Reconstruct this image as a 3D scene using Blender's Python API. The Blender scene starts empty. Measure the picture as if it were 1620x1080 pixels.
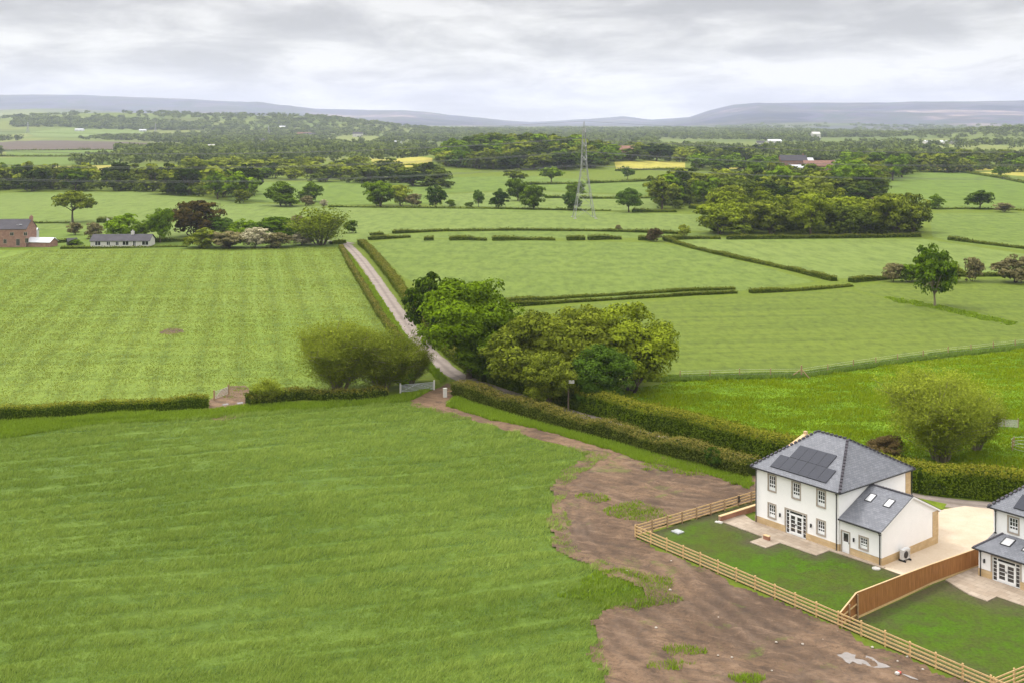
import bpy, bmesh, math, random
import numpy as np
R = math.radians
random.seed(7)
rng = np.random.default_rng(11)
sc = bpy.context.scene
C = sc.collection

# ---------------------------------------------------------------- place survey
F, HZ, H = 1775.0, 196.0, 37.0        # lens, horizon row and height above ground of the survey photograph

PROF = np.array([(-1500,165),(-400,158),(0,153),(120,152),(200,154),(300,157),(380,163),(450,167),(500,173),(560,176),(640,176),(700,182),
                 (760,187),(800,191),(840,193.5),(880,192),(930,190),(985,185.5),(1030,191),(1060,189),(1090,186),(1120,176),(1160,168),(1200,164),(1300,163),
                 (1400,165),(1480,163),(1540,161),(1620,161),(2000,166),(3000,180)], float)
DEEP = np.array([(-1500,11500),(800,11500),(900,13500),(1020,13500),(1080,11000),(1200,9500),(3000,9500)], float)
BUMPS = [(120,3600,54,520,520),(330,3900,26,420,400),(505,3600,38,330,420),(830,985,16,110,125),(1660,2600,20,260,300),(60,6500,90,900,900)]

def sstep(t):
    t = np.clip(t, 0, 1); return t*t*(3-2*t)

def vnoise(x, y, seed=0):
    x = np.asarray(x, float); y = np.asarray(y, float)
    xi = np.floor(x).astype(np.int64); yi = np.floor(y).astype(np.int64)
    fx = x-xi; fy = y-yi; fx = fx*fx*(3-2*fx); fy = fy*fy*(3-2*fy)
    def hsh(a, b):
        n = (a*374761393 + b*668265263 + seed*982451653) & 0x7fffffff
        n = ((n ^ (n >> 13))*1274126177) & 0x7fffffff
        return ((n ^ (n >> 16)) & 0xffff)/65535.0
    return (hsh(xi,yi)*(1-fx)+hsh(xi+1,yi)*fx)*(1-fy)+(hsh(xi,yi+1)*(1-fx)+hsh(xi+1,yi+1)*fx)*fy

def fbm(x, y, seed=0, oct=4):
    s = 0; a = .5
    for k in range(oct):
        s = s + a*vnoise(np.asarray(x)*2**k, np.asarray(y)*2**k, seed+k); a *= .5
    return s/(1-.5**oct)

def height(x, y):
    x = np.asarray(x, float); y = np.asarray(y, float)
    yy = np.maximum(y, 1.0)
    px = np.clip(810+F*x/yy, -1500, 3000)
    h = 16*sstep((yy-900)/6000)
    for (bp, D, hh, sx, sy) in BUMPS:
        bx = (bp-810)/F*D
        h = h + hh*np.exp(-((x-bx)/sx)**2-((y-D)/sy)**2)
    dm = np.interp(px, DEEP[:,0], DEEP[:,1])
    zr = H+(HZ-np.interp(px, PROF[:,0], PROF[:,1]))/F*dm
    t = (yy-.5*dm)/(.5*dm)
    rough = (fbm(x/750, y/1100, 3, 5)-.5)*np.clip(zr, 0, 170)*1.1*np.clip(t, 0, 1)*np.clip((1-t)*2.2, 0, 1)
    h = np.where(t > 0, h+(zr-h)*sstep(t)+rough, h)
    und = (fbm(x/260, y/260, 5)-.5)*9*sstep((yy-1100)/1500)*(1-np.clip(t*3, 0, 1))
    h = h+und
    return np.where(y < 1, 0, h)

_T = np.geomspace(55, 16000, 5000)
def P(px, py, z=0.0):
    """ground point under a survey pixel"""
    k = (px-810)/F
    hh = height(k*_T, _T)+z
    rz = H-(py-HZ)/F*_T
    i = np.argmax(rz <= hh)
    if rz[i] > hh[i]: i = len(_T)-1
    t = _T[i]
    if i > 0:
        a = rz[i-1]-hh[i-1]; b = hh[i]-rz[i]
        t = _T[i-1]+(_T[i]-_T[i-1])*a/max(a+b, 1e-9)
    return np.array([k*t, t])
def hz(p): return float(height(p[0], p[1]))

# site axes of the new houses: u along the garden front, v away from it
TH = -0.91
O = np.array([22.65, 104.38]); U = np.array([math.cos(TH), math.sin(TH)]); V = np.array([-math.sin(TH), math.cos(TH)])
def S(u, v): return O+U*u+V*v

# ---------------------------------------------------------------- object helpers
def tag(o, label=None, cat=None, group=None, kind=None):
    if label: o['label'] = label
    if cat: o['category'] = cat
    if group: o['group'] = group
    if kind: o['kind'] = kind
    return o
def empty(name, loc=(0,0,0), rz=0.0):
    o = bpy.data.objects.new(name, None); C.objects.link(o)
    o.location = loc; o.rotation_euler = (0,0,rz); o.empty_display_size = .3
    return o
def copy_tree(o, parent=None):
    c = o.copy(); C.objects.link(c); c.parent = parent
    for ch in o.children: copy_tree(ch, c)
    return c

class MB:
    """collects faces, then links them as one mesh object"""
    def __init__(s): s.v = []; s.f = []; s.uv = []; s.m = []
    def face(s, pts, uv=None, m=0):
        n = len(s.v); s.v += [tuple(map(float, p)) for p in pts]; s.f.append(tuple(range(n, n+len(pts))))
        s.uv += [tuple(map(float, q)) for q in uv] if uv is not None else [(float(p[0]+p[1]), float(p[2])) for p in pts]
        s.m.append(m)
    def box(s, x0, x1, y0, y1, z0, z1, m=0):
        a = [(x0,y0,z0),(x1,y0,z0),(x1,y1,z0),(x0,y1,z0),(x0,y0,z1),(x1,y0,z1),(x1,y1,z1),(x0,y1,z1)]
        for q in ((0,3,2,1),(4,5,6,7),(0,1,5,4),(1,2,6,5),(2,3,7,6),(3,0,4,7)):
            s.face([a[i] for i in q], m=m)
        return s
    def bar(s, p, q, w, h, m=0):
        """box beam from p to q, w wide sideways, h tall"""
        p = np.array(p, float); q = np.array(q, float); d = q-p; L = np.linalg.norm(d); d /= L
        up = np.array([0,0,1.]) if abs(d[2]) < .95 else np.array([1.,0,0])
        sd = np.cross(d, up); sd /= np.linalg.norm(sd); up = np.cross(sd, d)
        a = [e+sd*i*w/2+up*j*h/2 for e in (p,q) for (i,j) in ((-1,-1),(1,-1),(1,1),(-1,1))]
        for fq in ((0,1,2,3),(7,6,5,4),(0,4,5,1),(1,5,6,2),(2,6,7,3),(3,7,4,0)):
            pts = [a[i] for i in fq]
            s.face(pts, uv=[((x-p)@d, (x-p)@(sd+up)) for x in pts], m=m)
        return s
    def tube(s, pts, rad, n=8, m=0, cap=True):
        pts = [np.array(p, float) for p in pts]
        if not hasattr(rad, '__len__'): rad = [rad]*len(pts)
        rings = []
        for i, p in enumerate(pts):
            d = pts[min(i+1, len(pts)-1)]-pts[max(i-1, 0)]; d = d/(np.linalg.norm(d)+1e-9)
            up = np.array([0,0,1.]) if abs(d[2]) < .9 else np.array([1.,0,0])
            a = np.cross(d, up); a /= np.linalg.norm(a); b = np.cross(a, d)
            rings.append([p+rad[i]*(a*math.cos(2*math.pi*k/n)+b*math.sin(2*math.pi*k/n)) for k in range(n)])
        base = len(s.v)
        for r in rings: s.v += [tuple(map(float, p)) for p in r]
        for i in range(len(rings)-1):
            for k in range(n):
                k2 = (k+1) % n
                s.f.append((base+i*n+k, base+i*n+k2, base+(i+1)*n+k2, base+(i+1)*n+k))
                s.uv += [(k/n, i),((k+1)/n, i),((k+1)/n, i+1),(k/n, i+1)]; s.m.append(m)
        if cap:
            for i, r in ((0, rings[0][::-1]), (1, rings[-1])): s.face(r, m=m)
        return s
    def build(s, name, mats, parent=None, smooth=False, loc=None, rz=0):
        me = bpy.data.meshes.new(name); me.from_pydata(s.v, [], s.f)
        ul = me.uv_layers.new(name='UVMap'); ul.data.foreach_set('uv', np.array(s.uv, np.float32).ravel())
        if not isinstance(mats, (list, tuple)): mats = [mats]
        for x in mats: me.materials.append(x)
        me.polygons.foreach_set('material_index', np.array(s.m, np.int32))
        if smooth: me.polygons.foreach_set('use_smooth', np.ones(len(s.f), bool))
        me.update()
        o = bpy.data.objects.new(name, me); C.objects.link(o)
        if parent is not None: o.parent = parent
        if loc is not None: o.location = loc; o.rotation_euler = (0,0,rz)
        return o

def quads_mesh(name, V4, mats, attrs=None, tri=False):
    """V4: (n,4,3) or (n,3,3) corner positions -> fast mesh with per-point float attributes"""
    n, k, _ = V4.shape
    me = bpy.data.meshes.new(name)
    me.vertices.add(n*k); me.vertices.foreach_set('co', V4.astype(np.float32).ravel())
    me.loops.add(n*k); me.loops.foreach_set('vertex_index', np.arange(n*k, dtype=np.int32))
    me.polygons.add(n); me.polygons.foreach_set('loop_start', np.arange(0, n*k, k, dtype=np.int32))
    try: me.polygons.foreach_set('loop_total', np.full(n, k, np.int32))
    except Exception: pass
    for a, val in (attrs or {}).items():
        at = me.attributes.new(a, 'FLOAT', 'POINT')
        at.data.foreach_set('value', np.repeat(np.asarray(val, np.float32), k))
    if not isinstance(mats, (list, tuple)): mats = [mats]
    for m in mats: me.materials.append(m)
    me.update(calc_edges=True)
    return me
def link(me, name, parent=None, loc=None):
    o = bpy.data.objects.new(name, me); C.objects.link(o)
    if parent is not None: o.parent = parent
    if loc is not None: o.location = loc
    return o

# ---------------------------------------------------------------- materials
class NT:
    def __init__(s, name):
        s.mat = bpy.data.materials.new(name); s.mat.use_nodes = True
        s.t = s.mat.node_tree; s.t.nodes.clear()
        s.out = s.n('ShaderNodeOutputMaterial')
    def n(s, typ, **kw):
        x = s.t.nodes.new(typ)
        for k, v in kw.items(): setattr(x, k, v)
        return x
    def l(s, a, b): s.t.links.new(a, b)
    def val(s, sock, v):
        if isinstance(v, bpy.types.NodeSocket): s.l(v, sock)
        else: sock.default_value = v
    def coord(s, kind='Object', scale=(1,1,1), rot=0.0, loc=(0,0,0)):
        tc = s.n('ShaderNodeTexCoord'); mp = s.n('ShaderNodeMapping')
        r2 = s.n('ShaderNodeMapping'); r2.inputs['Rotation'].default_value = (0,0,rot)
        s.l(tc.outputs[kind], r2.inputs[0]); s.l(r2.outputs[0], mp.inputs[0])
        mp.inputs['Scale'].default_value = scale; mp.inputs['Location'].default_value = loc
        return mp.outputs[0]
    def noise(s, vec, scale, detail=4, rough=.55, dist=0.0):
        x = s.n('ShaderNodeTexNoise'); x.inputs['Scale'].default_value = scale; x.inputs['Detail'].default_value = detail
        x.inputs['Roughness'].default_value = rough; x.inputs['Distortion'].default_value = dist
        if vec is not None: s.l(vec, x.inputs['Vector'])
        return x.outputs['Fac']
    def ramp(s, fac, stops):
        r = s.n('ShaderNodeValToRGB'); e = r.color_ramp.elements
        while len(e) < len(stops): e.new(.5)
        for k, (p, c) in enumerate(stops):
            e[k].position = p; e[k].color = (c, c, c, 1) if not hasattr(c, '__len__') else (*c, 1)
        s.l(fac, r.inputs[0]); return r.outputs[0]
    def mix(s, fac, a, b, mode='MIX'):
        m = s.n('ShaderNodeMix', data_type='RGBA', blend_type=mode)
        s.val(m.inputs[0], fac)
        for sk, v in ((m.inputs[6], a), (m.inputs[7], b)):
            if isinstance(v, bpy.types.NodeSocket): s.l(v, sk)
            else: sk.default_value = (*v, 1)
        return m.outputs[2]
    def math(s, op, a, b=0.0, c=None, clamp=False):
        m = s.n('ShaderNodeMath', operation=op, use_clamp=clamp); s.val(m.inputs[0], a); s.val(m.inputs[1], b)
        if c is not None: s.val(m.inputs[2], c)
        return m.outputs[0]
    def attr(s, name):
        a = s.n('ShaderNodeAttribute', attribute_name=name); return a.outputs['Fac']
    def bump(s, hgt, dist=.05, strength=.6):
        b = s.n('ShaderNodeBump'); b.inputs['Distance'].default_value = dist; b.inputs['Strength'].default_value = strength
        s.l(hgt, b.inputs['Height']); return b.outputs[0]
    def finish(s, col, rough=.8, spec=.3, metal=0.0, normal=None):
        b = s.n('ShaderNodeBsdfPrincipled')
        if isinstance(col, bpy.types.NodeSocket): s.l(col, b.inputs['Base Color'])
        else: b.inputs['Base Color'].default_value = (*col, 1)
        s.val(b.inputs['Roughness'], rough); b.inputs['Specular IOR Level'].default_value = spec; b.inputs['Metallic'].default_value = metal
        if normal is not None: s.l(normal, b.inputs['Normal'])
        s.l(b.outputs[0], s.out.inputs[0]); return s.mat

def lin(r, g, b):
    f = lambda c: (c/255/12.92) if c/255 <= .04045 else ((c/255+.055)/1.055)**2.4
    return (f(r), f(g), f(b))

def m_plain(name, col, rough=.7, spec=.3, metal=0, var=.12, scale=3.0, bump=0.0):
    t = NT(name); v = t.coord()
    n = t.noise(v, scale, 5, .6)
    d = tuple(c*(1-var) for c in col); e = tuple(min(1, c*(1+var)) for c in col)
    c = t.mix(t.ramp(n, [(.3,0),(.7,1)]), d, e)
    return t.finish(c, rough, spec, metal, t.bump(t.noise(v, scale*6, 4), .01, bump) if bump else None)

BLADE_K = {'mid_blades':(1.25,1.25,1.1), 'crop_blades':(1.84,1.66,1.35), 'lush_grass_blades':(1.72,1.38,.70), 'rough_grass_blades':(1.55,1.70,.9), 'long_dark_stems':(1.75,1.85,1.0), 'yellow_green_leaves':(1.12,1.30,.85), 'olive_spring_leaves':(1.36,1.55,1.1), 'oak_leaves':(1.0,1.25,.8), 'willow_leaves':(1.72,2.05,1.0), 'far_woodland_leaves':(1.3,1.5,1.3), 'deep_green_leaves':(1.6,1.5,.7), 'brownish_hedge_leaves':(1.25,1.35,.9), 'hawthorn_blossom_and_leaf':(1.2,1.2,1), 'faded_blossom_shrub':(1.15,1.3,1), 'copper_leaves':(1.2,1.15,.9)}
def m_leaf(name, dark, light, third=None, transl=.18, objvar=.5, big=0.0):
    """foliage: tint attribute per clump, crowns painted lighter upward, plus a little variation from tree to tree"""
    sc3 = lambda c, k: tuple(a*b for a, b in zip(c, k))
    kk = BLADE_K.get(name, (1.32,1.42,.85))
    dark = sc3(sc3(dark, kk), (.72,)*3) if 'blade' not in name and 'stems' not in name else sc3(dark, kk); light = sc3(light, kk) if 'blade' in name else sc3(sc3(light, kk), (1.36,1.34,1.25) if ('wood' in name or 'olive' in name or 'oak' in name) else (1.2,)*3); third = sc3(third, (1.15,1.05,.9)) if third is not None else None  # foliage colours pushed apart to paint in highlights and shade
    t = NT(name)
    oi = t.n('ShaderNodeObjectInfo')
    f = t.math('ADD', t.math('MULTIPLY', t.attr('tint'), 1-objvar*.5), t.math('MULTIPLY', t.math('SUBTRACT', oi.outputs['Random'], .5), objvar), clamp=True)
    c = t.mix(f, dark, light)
    if third is not None: c = t.mix(t.attr('tip'), c, third)
    d = t.n('ShaderNodeBsdfDiffuse'); tr = t.n('ShaderNodeBsdfTranslucent'); mx = t.n('ShaderNodeMixShader')
    t.l(c, d.inputs[0]); t.l(t.mix(.5, c, (.10,.14,.015)), tr.inputs[0])
    mx.inputs[0].default_value = transl
    t.l(d.outputs[0], mx.inputs[1]); t.l(tr.outputs[0], mx.inputs[2]); t.l(mx.outputs[0], t.out.inputs[0])
    return t.mat

FIELD_K = {'striped_mown_grass':(1.22,.93,.80), 'young_cereal_crop':(1.25,1.15,.95), 'mid_green_crop':(1.30,1.10,.85), 'lush_buttercup_meadow':(1.40,1.28,.40), 'far_yellow_crop':(1,1,1), 'far_ploughed_earth':(1,1,1), 'brownish_rough_verge':(1,1,1), 'bright_rough_verge':(1.25,1.0,.7)}
def m_field(name, c1, c2, c3, rot=0.0, streak=(.02,.45), amt=.6, patch=.012, fine=1.1, bump=.25, spots=None, lines=0.0, line_sp=3.0, line_rot=None, fstr=.45):
    """grassland: broad patches, drilled or mown streaks, fine sward mottling"""
    kf = FIELD_K.get(name, (.93,.86,.60)); c1, c2, c3 = (tuple(a*b for a, b in zip(c, kf)) for c in (c1, c2, c3))
    t = NT(name); v = t.coord()
    big = t.noise(v, patch, 4, .6, .4)
    st = t.noise(t.coord(scale=(streak[0], streak[1], 1), rot=rot), 1.0, 6, .62, .35)
    fn = t.noise(t.coord(scale=(1.0,fstr,1)), fine, 5, .72)
    c = t.mix(t.ramp(big, [(.35,0),(.68,1)]), c1, c2)
    c = t.mix(t.math('MULTIPLY', t.ramp(st, [(.40,1),(.58,0)]), amt), c, c3)
    dk = tuple(x*.5 for x in c3)
    c = t.mix(t.math('MULTIPLY', t.ramp(fn, [(.28,1),(.52,0)]), .6), c, dk)
    lt = tuple(min(1, x*1.35+.01) for x in c1)
    c = t.mix(t.math('MULTIPLY', t.ramp(fn, [(.5,0),(.75,1)]), .35), c, lt)
    if lines:
        w = t.n('ShaderNodeTexWave', wave_type='BANDS', bands_direction='Y'); w.inputs['Scale'].default_value = .314/line_sp
        w.inputs['Distortion'].default_value = 1.6; w.inputs['Detail'].default_value = 3; w.inputs['Detail Scale'].default_value = .25
        t.l(t.coord(rot=rot if line_rot is None else line_rot), w.inputs[0])
        c = t.mix(t.math('MULTIPLY', t.math('MULTIPLY', t.ramp(w.outputs['Fac'], [(.0,1),(.22,0)]), t.ramp(st, [(.35,1),(.65,.2)])), lines), c, dk)
    if spots is not None:
        sp = t.noise(v, .16, 4, .65)
        sp2 = t.noise(v, 1.6, 3, .6)
        c = t.mix(t.math('MULTIPLY', t.ramp(sp, [(.6,0),(.68,1)]), t.ramp(sp2, [(.45,0),(.6,.8)])), c, spots)
    return t.finish(c, .9, .12, 0, t.bump(fn, .25, bump))
SKY_K, HAZE, EXPO = 1.0, 8.0e-5, 0.57
# ---------------------------------------------------------------- palette
M = {}
M['render'] = m_plain('white_render', (.81,.795,.78), .85, .2, var=.025, scale=1.2, bump=.05)
M['pvc'] = m_plain('white_painted_frame', (.80,.80,.80), .4, .4, var=.02)
M['stone_trim'] = m_plain('grey_stone_trim', (.36,.31,.26), .85, .2, var=.15, scale=5)
M['black'] = m_plain('black_metal', (.018,.018,.02), .45, .4, var=.2)
M['fascia'] = m_plain('dark_gutter', (.03,.03,.033), .45, .4, var=.1)
M['softwood'] = m_plain('pale_new_softwood', (.50,.34,.16), .8, .2, var=.18, scale=6)
M['softwood_old'] = m_plain('weathered_softwood', (.30,.20,.11), .85, .2, var=.2, scale=6)
M['capping'] = m_plain('pale_timber_capping', (.55,.38,.21), .8, .2, var=.12, scale=5)
M['steel'] = m_plain('galvanised_steel', (.42,.44,.44), .45, .5, metal=.5, var=.12)
M['pylon'] = m_plain('dull_grey_steel', (.27,.27,.265), .6, .4, metal=.2, var=.15)
M['cable'] = m_plain('weathered_cable', (.12,.12,.125), .6, .4)
M['hp_case'] = m_plain('pale_grey_casing', (.55,.55,.55), .5, .4, var=.04)
M['rubber'] = m_plain('black_rubber', (.02,.02,.02), .8, .2)
M['concrete'] = m_plain('pale_concrete', (.42,.40,.37), .9, .15, var=.15, scale=4)
M['white_paint'] = m_plain('chalky_white_paint', (.52,.50,.46), .8, .2, var=.06)
M['far_roof'] = m_plain('grey_far_roof', (.062,.057,.066), .8, .2, var=.2, scale=.6)
M['far_metal'] = m_plain('pale_sheet_roof', (.52,.53,.56), .5, .4, var=.08, scale=.4)
M['far_brick'] = m_plain('reddish_far_brick', (.22,.12,.09), .9, .2, var=.25, scale=.7)
M['far_render'] = m_plain('cream_far_render', (.50,.48,.45), .9, .2, var=.06, scale=.4)
M['far_window'] = m_plain('dark_far_window', (.02,.022,.025), .2, .5)
M['stone_pale'] = m_plain('pale_loose_stone', (.36,.32,.27), .9, .15, var=.2, scale=9)
M['bark'] = m_plain('grey_brown_bark', (.10,.078,.055), .95, .1, var=.35, scale=4)
M['bark_pale'] = m_plain('pale_olive_bark', (.20,.17,.11), .95, .1, var=.3, scale=4)
M['red_card'] = m_plain('red_printed_card', (.55,.10,.08), .6, .3)

def m_brickish(name, c1, c2, mortar, bw, bh, ms=.012, rough=.85, spec=.2, bump=.3, coord='UV', bias=0.0):
    t = NT(name); v = t.coord(coord)
    b = t.n('ShaderNodeTexBrick'); t.l(v, b.inputs[0])
    b.inputs['Color1'].default_value = (*c1,1); b.inputs['Color2'].default_value = (*c2,1); b.inputs['Mortar'].default_value = (*mortar,1)
    b.inputs['Scale'].default_value = 1; b.inputs['Brick Width'].default_value = bw; b.inputs['Row Height'].default_value = bh
    b.inputs['Mortar Size'].default_value = ms; b.inputs['Bias'].default_value = bias; b.inputs['Mortar Smooth'].default_value = .1
    n = t.noise(t.coord('Object'), 1.3, 5, .6)
    c = t.mix(t.ramp(n, [(.3,0),(.7,.5)]), b.outputs[0], tuple(x*.7 for x in c1))
    return t.finish(c, rough, spec, 0, t.bump(b.outputs['Fac'], .01, -bump))
M['slate'] = m_brickish('blue_grey_slate', (.125,.13,.15), (.185,.19,.215), (.07,.072,.08), .32, .21, .012, .55, .35)
M['plinth'] = m_brickish('honey_sandstone_block', (.50,.35,.18), (.58,.43,.25), (.42,.33,.22), .45, .215, .012, .9, .15)
M['brick'] = m_brickish('red_brick', (.30,.11,.06), (.38,.16,.09), (.34,.27,.22), .225, .075, .01)
M['flags'] = m_brickish('buff_paving_flags', (.30,.235,.175), (.40,.33,.26), (.20,.16,.12), .9, .6, .015, .8, .25, coord='Object')
M['old_brick'] = m_brickish('weathered_pink_sandstone', (.25,.13,.10), (.36,.21,.16), (.26,.2,.17), .8, .3, .03, .95, .1)
def m_glass(name, col, rough=.06):
    t = NT(name); return t.finish(col, rough, .9)
M['glass'] = m_glass('dark_window_glass', (.032,.030,.032))
M['sky_tint_glass'] = m_glass('rooflight_sky_tint', (.48,.48,.49), .1)  # pale base colour stands in for the reflected sky
def m_panel():
    t = NT('solar_cells'); v = t.coord('UV')
    b = t.n('ShaderNodeTexBrick'); t.l(v, b.inputs[0]); b.offset = 0
    b.inputs['Color1'].default_value = (.020,.022,.034,1); b.inputs['Color2'].default_value = (.024,.026,.040,1); b.inputs['Mortar'].default_value = (.03,.032,.038,1)
    b.inputs['Scale'].default_value = 1; b.inputs['Brick Width'].default_value = .16; b.inputs['Row Height'].default_value = .16; b.inputs['Mortar Size'].default_value = .006
    return t.finish(b.outputs[0], .35, .25)
M['panel'] = m_panel()
def m_boards():
    t = NT('orange_brown_featheredge_boards'); v = t.coord('UV', scale=(8,.6,1)); v2 = t.coord('UV', scale=(1,1,1))
    a = t.noise(v, 1.0, 3, .6)
    w = t.n('ShaderNodeTexWave', wave_type='BANDS', bands_direction='X', wave_profile='SAW'); w.inputs['Scale'].default_value = .314/.14; t.l(v2, w.inputs[0])
    c = t.mix(t.ramp(a, [(.3,0),(.7,1)]), (.21,.085,.024), (.36,.165,.055))
    c = t.mix(t.math('MULTIPLY', t.ramp(w.outputs['Fac'], [(.0,1),(.14,0)]), .55), c, (.09,.035,.012))
    return t.finish(c, .8, .2, 0, t.bump(w.outputs['Fac'], .02, .5))
M['boards'] = m_boards()

# fields
M['crop'] = m_field('young_cereal_crop', (.085,.135,.026), (.070,.120,.018), (.042,.080,.014), R(-18), (.03,.30), .75, .018, .9, .5)
M['crop_mid'] = m_field('mid_green_crop', (.125,.195,.042), (.098,.172,.022), (.066,.122,.022), R(-4), (.03,.30), .5, .010, .8, .4, lines=.5, line_sp=6, line_rot=R(76.5))
M['pale'] = m_field('pale_grass_crop', (.150,.212,.065), (.128,.195,.048), (.105,.165,.042), R(3), (.012,.10), .35, .006, .30, .2, fstr=.28)
M['ley'] = m_field('mottled_grass_ley', (.135,.198,.048), (.118,.182,.038), (.075,.125,.025), R(10), (.12,.14), .4, .008, .42, .3, fstr=.32)
M['mown'] = m_field('striped_mown_grass', (.095,.162,.022), (.084,.152,.018), (.058,.112,.016), R(-7), (.02,.36), .55, .010, .7, .3, lines=.2, line_sp=4)
M['meadow'] = m_field('lush_buttercup_meadow', (.100,.178,.010), (.085,.165,.008), (.052,.112,.010), R(3), (.12,.40), .7, .02, .8, .6, spots=(.30,.27,.01))
M['far_green'] = m_field('far_pasture', (.122,.190,.035), (.105,.175,.028), (.09,.15,.03), 0, (.01,.06), .4, .005, .14, .1)
M['far_yellow'] = m_field('far_yellow_crop', (.36,.31,.055), (.32,.29,.05), (.24,.24,.05), 0, (.01,.10), .4, .006, .14, .1)
M['far_plough'] = m_field('far_ploughed_earth', (.115,.085,.065), (.10,.075,.058), (.07,.052,.04), R(15), (.004,.06), .8, .006, .14, .1)
M['verge'] = m_field('bright_rough_verge', (.120,.190,.022), (.100,.175,.016), (.07,.125,.016), R(10), (.1,.4), .6, .04, 1.2, .5)
M['dry_verge'] = m_field('brownish_rough_verge', (.175,.145,.055), (.135,.14,.04), (.085,.075,.03), R(60), (.2,.6), .6, .06, 1.2, .5)

def m_lawn():
    t = NT('new_seeded_lawn'); v = t.coord()
    big = t.noise(v, .13, 4, .6, .5); fn = t.noise(v, 4.0, 5, .75); md = t.noise(v, .8, 6, .7)
    c = t.mix(t.ramp(big, [(.34,0),(.62,1)]), (.064,.084,.011), (.054,.118,.003))
    c = t.mix(t.math('MULTIPLY', t.ramp(md, [(.34,1),(.54,0)]), .75), c, (.058,.056,.020))
    c = t.mix(t.math('MULTIPLY', t.ramp(md, [(.56,0),(.70,1)]), .4), c, (.072,.132,.004))
    e = t.math('MULTIPLY', t.attr('edge'), t.ramp(md, [(.25,1.0),(.7,.55)]))
    c = t.mix(e, c, (.080,.062,.042))
    c = t.mix(t.math('MULTIPLY', t.ramp(fn, [(.32,1),(.55,0)]), .6), c, (.026,.034,.006))
    return t.finish(c, .95, .1, 0, t.bump(fn, .08, .7))
M['lawn'] = m_lawn()
def m_dirt():
    t = NT('bare_trampled_soil'); v = t.coord()
    big = t.noise(v, .09, 5, .6, .6); md = t.noise(v, .7, 7, .72, .3); fn = t.noise(v, 3.2, 6, .75)
    dr = t.noise(t.coord(scale=(.12,1.3,1), rot=R(28)), 1.0, 6, .7, .5)
    c = t.mix(t.ramp(big, [(.36,0),(.62,1)]), (.094,.060,.039), (.190,.120,.073))
    c = t.mix(t.math('MULTIPLY', t.ramp(md, [(.34,1),(.5,0)]), .75), c, (.058,.040,.029))
    c = t.mix(t.math('MULTIPLY', t.ramp(md, [(.54,0),(.68,1)]), .6), c, (.255,.168,.108))
    c = t.mix(t.math('MULTIPLY', t.ramp(dr, [(.38,1),(.48,0)]), .55), c, (.066,.046,.034))
    c = t.mix(t.math('MULTIPLY', t.ramp(dr, [(.56,0),(.66,1)]), .45), c, (.245,.165,.112))
    c = t.mix(t.math('MULTIPLY', t.ramp(fn, [(.32,1),(.5,0)]), .65), c, (.042,.030,.022))
    c = t.mix(t.math('MULTIPLY', t.ramp(fn, [(.64,0),(.72,1)]), .55), c, (.27,.21,.165))
    c = t.mix(t.math('MULTIPLY', t.attr('rut'), .5), c, (.066,.046,.034))
    c = t.mix(t.math('MULTIPLY', t.attr('rim'), .3), c, (.24,.17,.122))
    g = t.math('MULTIPLY', t.ramp(t.noise(v, .22, 6, .7, .5), [(.57,0),(.67,1)]), t.ramp(fn, [(.4,.2),(.55,.8)]))
    c = t.mix(g, c, (.095,.125,.022))
    h = t.math('ADD', md, t.math('MULTIPLY', fn, .45))
    return t.finish(c, .92, .15, 0, t.bump(h, .2, .9))
M['dirt'] = m_dirt()
def m_lane():
    t = NT('worn_stone_lane'); v = t.coord(); uv = t.coord('UV')
    s = t.n('ShaderNodeSeparateXYZ'); t.l(uv, s.inputs[0])
    n = t.noise(v, .35, 5, .65); f = t.noise(v, 2.2, 5, .7)
    c = t.mix(t.ramp(n, [(.3,0),(.7,1)]), (.190,.155,.132), (.275,.23,.20))
    mid = t.math('ABSOLUTE', t.math('SUBTRACT', s.outputs[0], .5))
    mid2 = t.math('ADD', mid, t.math('MULTIPLY', t.math('SUBTRACT', n, .5), .35))
    c = t.mix(t.math('MULTIPLY', t.ramp(mid2, [(.02,1),(.16,0)]), .55), c, (.115,.092,.075))
    c = t.mix(t.ramp(mid2, [(.42,0),(.52,.8)]), c, (.12,.115,.05))
    c = t.mix(t.math('MULTIPLY', t.ramp(f, [(.3,1),(.5,0)]), .4), c, (.12,.095,.085))
    return t.finish(c, .9, .2, 0, t.bump(f, .05, .5))
M['lane'] = m_lane()
def m_gravel():
    t = NT('buff_gravel'); v = t.coord()
    n = t.noise(v, .5, 5, .6); f = t.noise(v, 7, 4, .7)
    c = t.mix(t.ramp(n, [(.3,0),(.7,1)]), (.44,.35,.255), (.52,.43,.33))
    c = t.mix(t.math('MULTIPLY', t.ramp(f, [(.3,1),(.5,0)]), .3), c, (.30,.22,.15))
    return t.finish(c, .95, .15, 0, t.bump(f, .03, .5))
M['gravel'] = m_gravel()
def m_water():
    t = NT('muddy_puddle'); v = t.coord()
    return t.finish(t.mix(t.ramp(t.noise(v, .8, 3), [(.4,0),(.6,1)]), (.15,.125,.11), (.19,.16,.145)), .10, .6)  # mud colour lightened to imitate reflected sky
M['puddle'] = m_water()

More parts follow.
